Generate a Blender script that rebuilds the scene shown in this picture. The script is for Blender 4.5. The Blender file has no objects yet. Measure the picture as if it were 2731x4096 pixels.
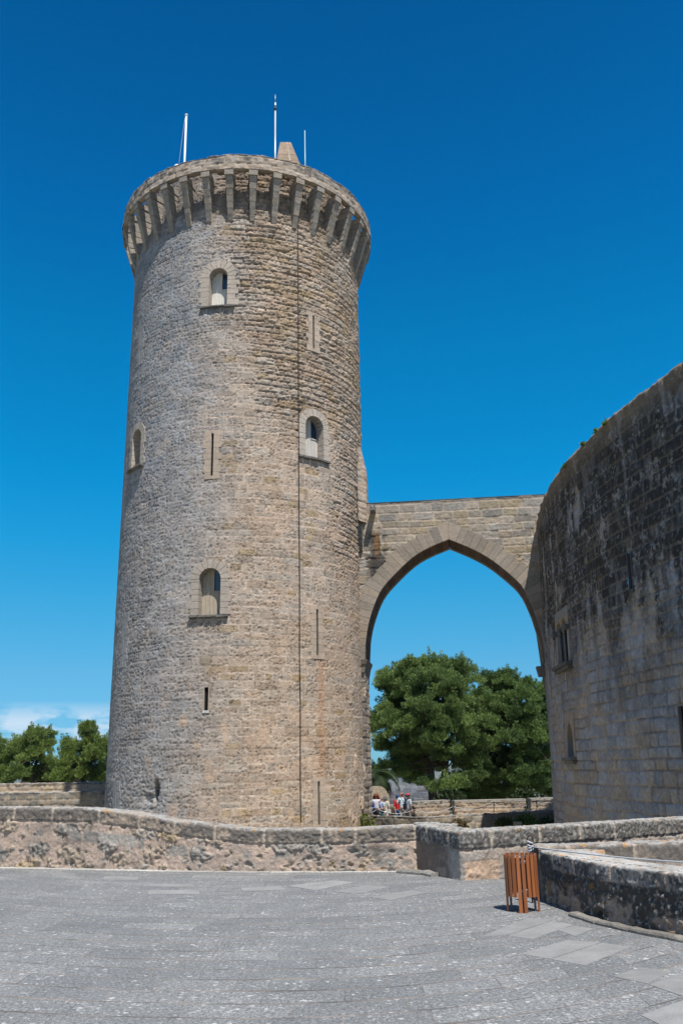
import bpy, bmesh, math, random
import numpy as np
from math import radians, sin, cos, pi, atan2, sqrt
from mathutils import Vector, Matrix

S = bpy.context.scene
COL = S.collection
random.seed(7)
# ------------------------------------------------------------------ camera
EYE = np.array([0.0, 0.0, 1.85])
FPX = 3450.0; CXP, CYP = 1365.5, 2048.0            # focal length and centre, in photo pixels
PITCH = math.atan(1022 / 3450); ROLL = radians(1.0)
FWD = np.array([0, cos(PITCH), sin(PITCH)])
_up0 = np.array([0, -sin(PITCH), cos(PITCH)]); _r0 = np.array([1.0, 0, 0])
RGT = cos(ROLL) * _r0 - sin(ROLL) * _up0
UPV = cos(ROLL) * _up0 + sin(ROLL) * _r0
cd = bpy.data.cameras.new('camera'); cam = bpy.data.objects.new('camera', cd); COL.objects.link(cam)
m = Matrix.Identity(4)
for i in range(3):
    m[i][0] = RGT[i]; m[i][1] = UPV[i]; m[i][2] = -FWD[i]; m[i][3] = EYE[i]
cam.matrix_world = m
cd.sensor_fit = 'VERTICAL'; cd.sensor_height = 36; cd.sensor_width = 24
cd.lens = FPX / 4096 * 36
cd.clip_start = 0.1; cd.clip_end = 60000
S.camera = cam
# ------------------------------------------------------------------ sun and sky
SUN_AZ, SUN_EL = radians(23), radians(64)           # from behind the camera, to its right
sd = np.array([cos(SUN_EL) * sin(SUN_AZ), -cos(SUN_EL) * cos(SUN_AZ), sin(SUN_EL)])
sl = bpy.data.lights.new('sun', 'SUN'); sl.energy = 4.6; sl.angle = radians(0.5); sl.color = (1.0, 0.95, 0.88)
so = bpy.data.objects.new('sun', sl); COL.objects.link(so)
so.rotation_mode = 'QUATERNION'; so.rotation_quaternion = Vector(sd).to_track_quat('Z', 'Y')
so.location = (20, -30, 60)
W = bpy.data.worlds.new('World'); S.world = W; W.use_nodes = True
S.view_settings.view_transform = 'Standard'; S.view_settings.look = 'None'
S.view_settings.exposure = 0.40; S.view_settings.gamma = 1.0
S.view_settings.use_curve_mapping = False


class NT:
    """short-hand for building node trees"""
    def __init__(s, tree): s.t = tree
    def n(s, typ, **kw):
        nd = s.t.nodes.new(typ)
        for k, v in kw.items():
            if k == 'ins':
                for a, b in v.items(): nd.inputs[a].default_value = b
            else: setattr(nd, k, v)
        return nd
    def l(s, a, b): s.t.links.new(a, b)
    def math(s, op, a, b=None, clamp=False):
        nd = s.n('ShaderNodeMath', operation=op, use_clamp=clamp)
        for i, x in enumerate((a, b)):
            if x is None: continue
            if hasattr(x, 'is_output'): s.l(x, nd.inputs[i])
            else: nd.inputs[i].default_value = x
        return nd.outputs[0]
    def mix(s, f, a, b, mode='MIX'):
        nd = s.n('ShaderNodeMix', data_type='RGBA', blend_type=mode, clamp_factor=True)
        for i, x in ((0, f), (6, a), (7, b)):
            if hasattr(x, 'is_output'): s.l(x, nd.inputs[i])
            elif i == 0: nd.inputs[0].default_value = x
            else: nd.inputs[i].default_value = (*x[:3], 1)
        return nd.outputs[2]
    def ramp(s, f, stops):
        nd = s.n('ShaderNodeValToRGB'); s.l(f, nd.inputs[0]); e = nd.color_ramp.elements
        while len(e) < len(stops): e.new(0.5)
        for el, (p, c) in zip(e, stops):
            el.position = p; el.color = (*c, 1) if hasattr(c, '__len__') else (c, c, c, 1)
        return nd.outputs[0]
    def noise(s, vec, scale, detail=4, rough=0.6, dim='3D'):
        nd = s.n('ShaderNodeTexNoise', noise_dimensions=dim)
        nd.inputs['Scale'].default_value = scale; nd.inputs['Detail'].default_value = detail
        nd.inputs['Roughness'].default_value = rough
        if vec is not None: s.l(vec, nd.inputs['Vector'])
        return nd.outputs[0]
    def voro(s, vec, scale, feat='F1', rnd=1.0, out=0):
        nd = s.n('ShaderNodeTexVoronoi', feature=feat); nd.inputs['Scale'].default_value = scale
        nd.inputs['Randomness'].default_value = rnd; s.l(vec, nd.inputs['Vector'])
        return nd.outputs[out]
    def mapping(s, vec, scale=(1, 1, 1), loc=(0, 0, 0), rot=(0, 0, 0)):
        nd = s.n('ShaderNodeMapping'); nd.inputs['Scale'].default_value = scale
        nd.inputs['Location'].default_value = loc; nd.inputs['Rotation'].default_value = rot
        s.l(vec, nd.inputs['Vector']); return nd.outputs[0]


def build_world():
    W.node_tree.nodes.clear(); N = NT(W.node_tree)
    sky = N.n('ShaderNodeTexSky', sky_type='NISHITA', sun_disc=False)
    sky.sun_elevation = SUN_EL; sky.sun_rotation = pi - SUN_AZ
    sky.altitude = 100; sky.air_density = 1.0; sky.dust_density = 0.1; sky.ozone_density = 1.5
    tc = N.n('ShaderNodeTexCoord'); d = tc.outputs['Generated']
    sp = N.n('ShaderNodeSeparateXYZ'); N.l(d, sp.inputs[0])
    # a polarised deep-blue sky on the side away from the sun, plain sky behind
    k = 0.085 / 0.12 / 2 ** 0.40
    cor = N.ramp(sp.outputs[2], [(p, (r * k, g * k, b_ * k)) for p, (r, g, b_) in
          ((0.0, (.26, .76, 1.36)), (.032, (.30, .77, 1.36)), (.101, (.34, .92, 1.30)), (.174, (.22, 1.09, 1.43)), (.248, (.08, 1.21, 1.63)),
           (.32, (.02, 1.27, 1.79)), (.458, (.015, 1.25, 1.80)), (.579, (.015, 1.03, 1.72)), (.734, (.015, .80, 1.38)))])
    plain = N.n('ShaderNodeRGB'); plain.outputs[0].default_value = (.50, .54, .60, 1)
    fr = N.ramp(N.math('ADD', N.math('MULTIPLY', sp.outputs[1], .5), .5), [(.42, 0.0), (.62, 1.0)])
    hs = N.n('ShaderNodeMix', data_type='RGBA', blend_type='MULTIPLY'); hs.inputs[0].default_value = 1.0
    N.l(sky.outputs[0], hs.inputs[6]); N.l(N.mix(fr, plain.outputs[0], cor), hs.inputs[7]); skyc = hs.outputs[2]
    # a low bank of cumulus far off on the left, as part of the sky itself
    nv = N.mapping(d, (9, 9, 26), (3.1, 0.4, 0.2))
    nz = N.noise(nv, 2.2, 8, 0.55)
    el = sp.outputs[2]
    band = N.math('MULTIPLY', N.ramp(el, [(0.0, 0.0), (0.030, 0.55), (0.052, 1.0), (0.074, 0.0)]),
                  N.ramp(N.math('ADD', N.math('MULTIPLY', sp.outputs[0], 1.0), 1.0), [(0.60, 1.0), (0.80, 1.0), (0.90, 0.0)]))
    cl = N.math('MULTIPLY', N.ramp(nz, [(0.43, 0.0), (0.56, 1.0)]), band)
    cloudc = N.n('ShaderNodeRGB'); cloudc.outputs[0].default_value = (5.0, 5.5, 6.1, 1)
    mx = N.mix(N.math('MULTIPLY', cl, 0.68), skyc, cloudc.outputs[0])
    bg = N.n('ShaderNodeBackground'); bg.inputs['Strength'].default_value = 0.12
    N.l(mx, bg.inputs['Color'])
    out = N.n('ShaderNodeOutputWorld'); N.l(bg.outputs[0], out.inputs['Surface'])
build_world()


# ------------------------------------------------------------------ points in the picture -> points in the place
def ray(u, v):
    d = RGT * (u - CXP) / FPX - UPV * (v - CYP) / FPX + FWD
    return d / np.linalg.norm(d)
def at_z(u, v, z=0.0):
    d = ray(u, v); return EYE + d * (z - EYE[2]) / d[2]
def at_d(u, v, D):
    d = ray(u, v); return EYE + d * D / np.hypot(d[0], d[1])
def at_cyl(u, v, cx, cy, R):
    """first hit of an upright cylinder; returns angle, z"""
    d = ray(u, v); ox, oy = -cx, -cy
    a = d[0]**2 + d[1]**2; b = ox * d[0] + oy * d[1]; c = ox**2 + oy**2 - R * R
    q = b * b - a * c
    t = (-b - sqrt(max(q, 0))) / a
    p = EYE + d * t
    return atan2(p[1] - cy, p[0] - cx), p[2]


# ------------------------------------------------------------------ noise
def _h(x, y, s):
    with np.errstate(over='ignore'):
        h = (x.astype(np.int64) * 374761393 + y.astype(np.int64) * 668265263 + s * 974634617).astype(np.uint32)
        h = (h ^ (h >> np.uint32(13))) * np.uint32(1274126177)
        h = h ^ (h >> np.uint32(16)); h = h * np.uint32(2246822519); h = h ^ (h >> np.uint32(15))
    return h.astype(np.float64) / 4294967295.0
def vn(x, y, s):
    xi = np.floor(x); yi = np.floor(y); fx = x - xi; fy = y - yi
    fx = fx * fx * (3 - 2 * fx); fy = fy * fy * (3 - 2 * fy)
    a = _h(xi, yi, s); b = _h(xi + 1, yi, s); c = _h(xi, yi + 1, s); d = _h(xi + 1, yi + 1, s)
    return (a + (b - a) * fx) * (1 - fy) + (c + (d - c) * fx) * fy
def fbm(x, y, s, o=4, g=0.5):
    r = 0; a = 1; t = 0
    for i in range(o):
        r = r + a * vn(x, y, s + i * 17); t += a; a *= g; x = x * 2.03 + 5.1; y = y * 2.03 + 1.7
    return r / t
def worley(x, y, s):
    xi = np.floor(x); yi = np.floor(y); best = np.full(x.shape, 9.0); rid = np.zeros(x.shape)
    for i in (-1, 0, 1):
        for j in (-1, 0, 1):
            cx = xi + i; cy = yi + j
            dx = cx + _h(cx, cy, s) - x; dy = cy + _h(cx, cy, s + 5) - y
            d = dx * dx + dy * dy; mk = d < best
            best = np.where(mk, d, best); rid = np.where(mk, _h(cx, cy, s + 9), rid)
    return np.sqrt(best), rid
def sst(a, b, x):
    t = np.clip((x - a) / (b - a), 0, 1); return t * t * (3 - 2 * t)
def lerp(a, b, f):
    f = np.asarray(f)[..., None]; return np.asarray(a) * (1 - f) + np.asarray(b) * f


def ashlar(u, v, seed, hc=(0.28, 0.42), wc=(0.35, 0.85), warp=0.03, nr=6):
    """courses of stones of uneven size: distance to the nearest joint and random numbers per stone"""
    rg = np.random.RandomState(seed)
    uw = u + warp * 2 * (fbm(u * 1.3, v * 1.3, seed + 1, 3) - 0.5); vw = v + warp * 2 * (fbm(u * 1.1 + 9, v * 1.1, seed + 2, 3) - 0.5)
    e = [vw.min() - 0.6]
    while e[-1] < vw.max() + 0.6: e.append(e[-1] + rg.uniform(*hc))
    e = np.array(e); row = np.clip(np.searchsorted(e, vw.ravel()) - 1, 0, len(e) - 2)
    vr = vw.ravel(); ur = uw.ravel()
    dv = np.minimum(vr - e[row], e[row + 1] - vr)
    du = np.empty_like(dv); bid = np.empty(len(dv), np.int64)
    order = np.argsort(row, kind='stable'); sr = row[order]; off = 0
    cuts = np.searchsorted(sr, np.arange(len(e)))
    umin, umax = ur.min(), ur.max()
    for k in range(len(e) - 1):
        idx = order[cuts[k]:cuts[k + 1]]
        n = int((umax - umin) / wc[0]) + 6
        be = umin - 1 - rg.uniform(0, wc[1]) + np.cumsum(rg.uniform(wc[0], wc[1], n))
        be = np.concatenate([[be[0] - 3], be])
        if len(idx):
            uu = ur[idx]; c = np.clip(np.searchsorted(be, uu) - 1, 0, len(be) - 2)
            du[idx] = np.minimum(uu - be[c], be[c + 1] - uu); bid[idx] = off + c
        off += len(be)
    rnd = rg.rand(off + 1, nr)
    d = np.minimum(dv, du).reshape(u.shape)
    return d, rnd[bid].reshape(u.shape + (nr,))


# ------------------------------------------------------------------ mesh helpers
def tag(o, label=None, cat=None, group=None, kind=None):
    if label: o['label'] = label
    if cat: o['category'] = cat
    if group: o['group'] = group
    if kind: o['kind'] = kind
    return o
def empty(name, loc, label=None, cat=None, group=None, rz=0):
    o = bpy.data.objects.new(name, None); COL.objects.link(o)
    o.location = [float(a) for a in loc]; o.rotation_euler = (0, 0, rz); o.empty_display_size = 0.3
    return tag(o, label, cat, group)
def link(me, name, mat, parent=None, loc=None):
    o = bpy.data.objects.new(name, me); COL.objects.link(o)
    if mat is not None:
        for mm in (mat if isinstance(mat, (list, tuple)) else [mat]): me.materials.append(mm)
    if parent is not None:
        o.parent = parent; bpy.context.view_layer.update()
        o.matrix_parent_inverse = parent.matrix_world.inverted()
    if loc is not None: o.location = loc
    return o
def set_col(me, col):
    at = me.attributes.new('Col', 'FLOAT_COLOR', 'POINT')
    c = np.ones((len(me.vertices), 4), np.float32); c[:, :3] = col
    at.data.foreach_set('color', c.ravel())
def relief(name, X, disp, col, mat, parent=None, keep=None, smooth=True, flip=False):
    """a grid of points pushed along its normals, with a stone colour at each point"""
    gu = np.gradient(X, axis=1); gv = np.gradient(X, axis=0)
    n = np.cross(gu, gv); n /= np.linalg.norm(n, axis=-1, keepdims=True) + 1e-9
    if flip: n = -n
    P = X + n * disp[..., None]
    ny, nx = P.shape[:2]
    me = bpy.data.meshes.new(name); me.vertices.add(ny * nx)
    me.vertices.foreach_set('co', P.reshape(-1).astype(np.float32))
    i = np.arange(ny * nx).reshape(ny, nx)
    q = np.stack([i[:-1, :-1], i[:-1, 1:], i[1:, 1:], i[1:, :-1]], -1)
    if flip: q = q[..., ::-1]
    if keep is not None: q = q[keep]
    q = q.reshape(-1, 4); nf = len(q)
    me.loops.add(nf * 4); me.loops.foreach_set('vertex_index', q.ravel().astype(np.int32))
    me.polygons.add(nf); me.polygons.foreach_set('loop_start', np.arange(0, nf * 4, 4, dtype=np.int32))
    me.polygons.foreach_set('loop_total', np.full(nf, 4, np.int32))
    me.update(calc_edges=True)
    if smooth: me.polygons.foreach_set('use_smooth', np.ones(nf, bool))
    set_col(me, np.clip(col, 0.004, 0.9).reshape(-1, 3))
    return link(me, name, mat, parent)


class MB:
    """collects shapes and links them as ONE mesh object"""
    def __init__(s): s.v = []; s.f = []; s.c = []; s.sm = []; s.mi = []
    def add(s, vs, fs, col=(0.5, 0.5, 0.5), smooth=False, mi=0):
        b = len(s.v); s.v += [tuple(map(float, p)) for p in vs]
        for f in fs: s.f.append([b + i for i in f]); s.sm.append(smooth); s.mi.append(mi)
        s.c += [col] * len(vs) if not hasattr(col[0], '__len__') else list(col)
        return s
    def prism(s, a, b, col=(0.5, 0.5, 0.5), mi=0):
        """two matching rings of points, closed at both ends"""
        n = len(a); fs = [list(range(n))[::-1], list(range(n, 2 * n))]
        fs += [[i, (i + 1) % n, n + (i + 1) % n, n + i] for i in range(n)]
        return s.add(list(a) + list(b), fs, col, mi=mi)
    def box(s, c, d, col=(0.5, 0.5, 0.5), rz=0, bev=0.0, mi=0, frame=None):
        x, y, z = d[0] / 2, d[1] / 2, d[2] / 2
        if bev:
            bv = min(bev, x * 0.8, y * 0.8, z * 0.8)
            r = lambda h, e: [(x - e, -y, h), (x, -y + e, h), (x, y - e, h), (x - e, y, h), (-x + e, y, h), (-x, y - e, h), (-x, -y + e, h), (-x + e, -y, h)]
            def sc(pts, k): return [(px - k * np.sign(px), py - k * np.sign(py), pz) for px, py, pz in pts]
            rings = [sc(r(-z, bv), bv), r(-z + bv, bv), r(z - bv, bv), sc(r(z, bv), bv)]
            vs = sum(rings, []); fs = [list(range(8))[::-1], list(range(24, 32))]
            for k in range(3):
                fs += [[k * 8 + i, k * 8 + (i + 1) % 8, k * 8 + 8 + (i + 1) % 8, k * 8 + 8 + i] for i in range(8)]
        else:
            vs = [(-x, -y, -z), (x, -y, -z), (x, y, -z), (-x, y, -z), (-x, -y, z), (x, -y, z), (x, y, z), (-x, y, z)]
            fs = [[3, 2, 1, 0], [4, 5, 6, 7], [0, 1, 5, 4], [1, 2, 6, 5], [2, 3, 7, 6], [3, 0, 4, 7]]
        cz, sz = cos(rz), sin(rz)
        out = []
        for px, py, pz in vs:
            out.append((c[0] + px * cz - py * sz, c[1] + px * sz + py * cz, c[2] + pz))
        return s.add(out, fs, col, mi=mi)
    def tube(s, pts, r, col=(0.5, 0.5, 0.5), n=8, caps=True, mi=0):
        pts = [np.array(p, float) for p in pts]; k = len(pts)
        rr = r if hasattr(r, '__len__') else [r] * k
        vs = []; fs = []; ref = np.array([0, 0, 1.0])
        for i in range(k):
            t = pts[min(i + 1, k - 1)] - pts[max(i - 1, 0)]; t /= np.linalg.norm(t) + 1e-9
            if abs(t @ ref) > 0.95: ref = np.array([1.0, 0, 0]) if abs(t[0]) < 0.9 else np.array([0, 1.0, 0])
            a = np.cross(t, ref); a /= np.linalg.norm(a); b = np.cross(a, t)
            for j in range(n):
                w = 2 * pi * j / n; vs.append(pts[i] + rr[i] * (cos(w) * a + sin(w) * b))
        for i in range(k - 1):
            for j in range(n):
                fs.append([i * n + j, i * n + (j + 1) % n, (i + 1) * n + (j + 1) % n, (i + 1) * n + j])
        if caps: fs += [list(range(n))[::-1], list(range((k - 1) * n, k * n))]
        return s.add(vs, fs, col, smooth=True, mi=mi)
    def lathe(s, c, prof, n=24, col=(0.5, 0.5, 0.5), mi=0, a0=0, a1=2 * pi):
        """prof: (radius, z) pairs turned about the upright axis through c"""
        vs = []; fs = []; full = abs(a1 - a0 - 2 * pi) < 1e-6; m_ = n if full else n + 1
        for (r, z) in prof:
            for j in range(m_):
                w = a0 + (a1 - a0) * j / n; vs.append((c[0] + r * cos(w), c[1] + r * sin(w), c[2] + z))
        for i in range(len(prof) - 1):
            for j in range(n):
                k = (j + 1) % m_; fs.append([i * m_ + j, i * m_ + k, (i + 1) * m_ + k, (i + 1) * m_ + j])
        return s.add(vs, fs, col, smooth=True, mi=mi)
    def build(s, name, mat, parent=None):
        me = bpy.data.meshes.new(name); me.from_pydata(s.v, [], s.f); me.update()
        me.polygons.foreach_set('use_smooth', s.sm); me.polygons.foreach_set('material_index', s.mi)
        set_col(me, np.array(s.c, np.float32)); return link(me, name, mat, parent)


# ------------------------------------------------------------------ materials
def new_mat(name):
    mt = bpy.data.materials.new(name); mt.use_nodes = True; mt.node_tree.nodes.clear(); N = NT(mt.node_tree)
    p = N.n('ShaderNodeBsdfPrincipled'); o = N.n('ShaderNodeOutputMaterial'); N.l(p.outputs[0], o.inputs[0])
    return mt, N, p
def stone_mat(name, bump=0.5, fine=34, spec=0.2, vary=0.35, grain=0.012):
    """weathered limestone: colour of each stone from its mesh, grain, pits and specks from noise"""
    mt, N, p = new_mat(name)
    at = N.n('ShaderNodeAttribute', attribute_name='Col'); tc = N.n('ShaderNodeTexCoord'); ob = tc.outputs['Object']
    n1 = N.noise(ob, fine, 5, 0.65); n2 = N.noise(ob, fine * 0.22, 5, 0.6); n3 = N.noise(ob, 1.1, 4, 0.55)
    f1 = N.ramp(n1, [(0.25, 1 - vary * 1.2), (0.75, 1 + vary * 0.9)]); f2 = N.ramp(n2, [(0.3, 1 - vary * 0.8), (0.7, 1 + vary * 0.6)])
    f3 = N.ramp(n3, [(0.3, 0.9), (0.7, 1.1)])
    c = N.mix(1.0, at.outputs['Color'], f1, 'MULTIPLY'); c = N.mix(1.0, c, f2, 'MULTIPLY'); c = N.mix(1.0, c, f3, 'MULTIPLY')
    N.l(c, p.inputs['Base Color'])
    p.inputs['Roughness'].default_value = 0.93; p.inputs['Specular IOR Level'].default_value = spec
    vo = N.voro(N.mapping(ob, (1, 1, 1.6)), fine * 0.42)
    pit = N.ramp(vo, [(0.0, 0.0), (0.34, 1.0)])
    h = N.math('ADD', N.math('MULTIPLY', n1, 0.7), N.math('MULTIPLY', n2, 1.3))
    h = N.math('ADD', h, N.math('MULTIPLY', pit, 0.5))
    b = N.n('ShaderNodeBump'); b.inputs['Strength'].default_value = bump; b.inputs['Distance'].default_value = grain * 4
    N.l(h, b.inputs['Height']); N.l(b.outputs[0], p.inputs['Normal'])
    return mt
def plain_mat(name, col, rough=0.6, metal=0.0, spec=0.5, vary=0.15, scale=20, bump=0.0, use_col=False):
    mt, N, p = new_mat(name); tc = N.n('ShaderNodeTexCoord')
    nz = N.noise(tc.outputs['Object'], scale, 4, 0.6); f = N.ramp(nz, [(0.3, 1 - vary), (0.7, 1 + vary)])
    if use_col:
        src = N.n('ShaderNodeAttribute', attribute_name='Col').outputs['Color']
    else:
        rg = N.n('ShaderNodeRGB'); rg.outputs[0].default_value = (*col, 1); src = rg.outputs[0]
    N.l(N.mix(1.0, src, f, 'MULTIPLY'), p.inputs['Base Color'])
    p.inputs['Roughness'].default_value = rough; p.inputs['Metallic'].default_value = metal
    p.inputs['Specular IOR Level'].default_value = spec
    if bump:
        b = N.n('ShaderNodeBump'); b.inputs['Strength'].default_value = bump; b.inputs['Distance'].default_value = 0.01
        N.l(nz, b.inputs['Height']); N.l(b.outputs[0], p.inputs['Normal'])
    return mt
def wood_mat(name, a, b, sc=(40, 40, 2.2), rough=0.6, spec=0.35):
    mt, N, p = new_mat(name); tc = N.n('ShaderNodeTexCoord')
    v = N.mapping(tc.outputs['Object'], sc); nz = N.noise(v, 1.0, 6, 0.65); oi = N.n('ShaderNodeObjectInfo')
    c = N.ramp(nz, [(0.3, a), (0.7, b)]); c = N.mix(1.0, c, N.ramp(oi.outputs['Random'], [(0.0, .72), (1.0, 1.28)]), 'MULTIPLY'); N.l(c, p.inputs['Base Color'])
    p.inputs['Roughness'].default_value = rough; p.inputs['Specular IOR Level'].default_value = spec
    bm = N.n('ShaderNodeBump'); bm.inputs['Strength'].default_value = 0.3; bm.inputs['Distance'].default_value = 0.004
    N.l(nz, bm.inputs['Height']); N.l(bm.outputs[0], p.inputs['Normal'])
    return mt
def leaf_mat(name, sat=1.0):
    mt, N, p = new_mat(name)
    at = N.n('ShaderNodeAttribute', attribute_name='Col')
    N.l(at.outputs['Color'], p.inputs['Base Color']); p.inputs['Roughness'].default_value = 0.6
    p.inputs['Specular IOR Level'].default_value = 0.25
    tr = N.n('ShaderNodeBsdfTranslucent'); N.l(at.outputs['Color'], tr.inputs[0])
    mx = N.n('ShaderNodeMixShader'); mx.inputs[0].default_value = 0.3
    out = [n for n in mt.node_tree.nodes if n.type == 'OUTPUT_MATERIAL'][0]
    N.l(p.outputs[0], mx.inputs[1]); N.l(tr.outputs[0], mx.inputs[2]); N.l(mx.outputs[0], out.inputs[0])
    return mt

M = dict(
    stone=stone_mat('weathered_limestone', 0.5, 26, vary=0.26),
    fine=stone_mat('dressed_limestone', 0.3, 30, vary=0.16),
    near=stone_mat('rough_parapet_stone', 0.7, 75, vary=0.30, grain=0.005),
    far=stone_mat('far_masonry', 0.4, 20),
    dark=plain_mat('recess_shade', (0.012, 0.012, 0.014), 0.9, spec=0.1),  # near-black stand-in for shade deep inside slits and windows
    wood_pale=wood_mat('bleached_wood', (0.46, 0.43, 0.37), (0.80, 0.78, 0.73)),
    wood_tan=wood_mat('weathered_tan_wood', (0.34, 0.28, 0.20), (0.60, 0.53, 0.42)),
    glass=plain_mat('window_glass', (0.012, 0.05, 0.10), 0.08, spec=0.9, vary=0.05),  # blue in the base colour paints in the sky's reflection
    slat=wood_mat('varnished_hardwood', (0.25, 0.082, 0.029), (0.39, 0.14, 0.048), (60, 60, 3), 0.38, 0.5),
    steel=plain_mat('galvanised_steel', (0.36, 0.39, 0.43), 0.45, 0.8, vary=0.2),
    dark_steel=plain_mat('dark_steel', (0.10, 0.115, 0.14), 0.5, 0.6, vary=0.2),
    iron=plain_mat('rusty_iron', (0.06, 0.035, 0.025), 0.7, 0.3, vary=0.3, scale=60, bump=0.3),
    white=plain_mat('white_paint', (0.78, 0.78, 0.77), 0.45, vary=0.04),
    pole=plain_mat('grey_metal_pole', (0.48, 0.48, 0.47), 0.4, 0.3, vary=0.06),
    green_pole=plain_mat('pale_green_fibreglass', (0.46, 0.62, 0.60), 0.4, vary=0.05),
    rope=plain_mat('grey_rope', (0.46, 0.48, 0.50), 0.85, vary=0.25, scale=120, bump=0.6),
    black=plain_mat('black_rubber', (0.012, 0.012, 0.013), 0.6, vary=0.2),
    bark=plain_mat('pine_bark', (0.055, 0.043, 0.036), 0.95, vary=0.4, scale=8, bump=0.8),
    leaf=leaf_mat('pine_needles'), coat=plain_mat('clothing', (0.5, 0.5, 0.5), 0.85, vary=0.08, scale=30, use_col=True, spec=0.15),
    skin=plain_mat('skin', (0.50, 0.29, 0.20), 0.55, vary=0.05, scale=30, use_col=True, spec=0.3),
    city=plain_mat('city_render', (0.5, 0.5, 0.5), 0.8, vary=0.05, scale=0.1, use_col=True),
)

# ------------------------------------------------------------------ the round tower
TC = (-5.33, 45.39); TR = 6.52
T_PHI = atan2(-TC[1], -TC[0])                      # the side that faces the camera
RIM_Z0, RIM_Z1, RIM_R = 31.93, 32.86, 7.36
WALL_TOP = 33.1
def tow(u, v, R=TR):
    p, z = at_cyl(u, v, TC[0], TC[1], R); return R * ((p - T_PHI + pi) % (2 * pi) - pi), z
def tpos(a, z, d=0.0, R=TR):
    p = T_PHI + a / R; return (TC[0] + (R + d) * cos(p), TC[1] + (R + d) * sin(p), z)

TAN = np.array([0.49, 0.375, 0.28]); PINK = np.array([0.545, 0.40, 0.295]); GREY = np.array([0.42, 0.37, 0.315])
BLUE = np.array([0.305, 0.33, 0.36]); OCHRE = np.array([0.38, 0.28, 0.155]); PALE = np.array([0.46, 0.405, 0.345])
BROWN = np.array([0.27, 0.19, 0.13]); SOOT_SHADE = np.array([0.055, 0.053, 0.05]); LICH = np.array([0.50, 0.50, 0.48])
OPEN = []                                           # openings cut in the tower wall: (a0, a1, z0, z1, arched)


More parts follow.
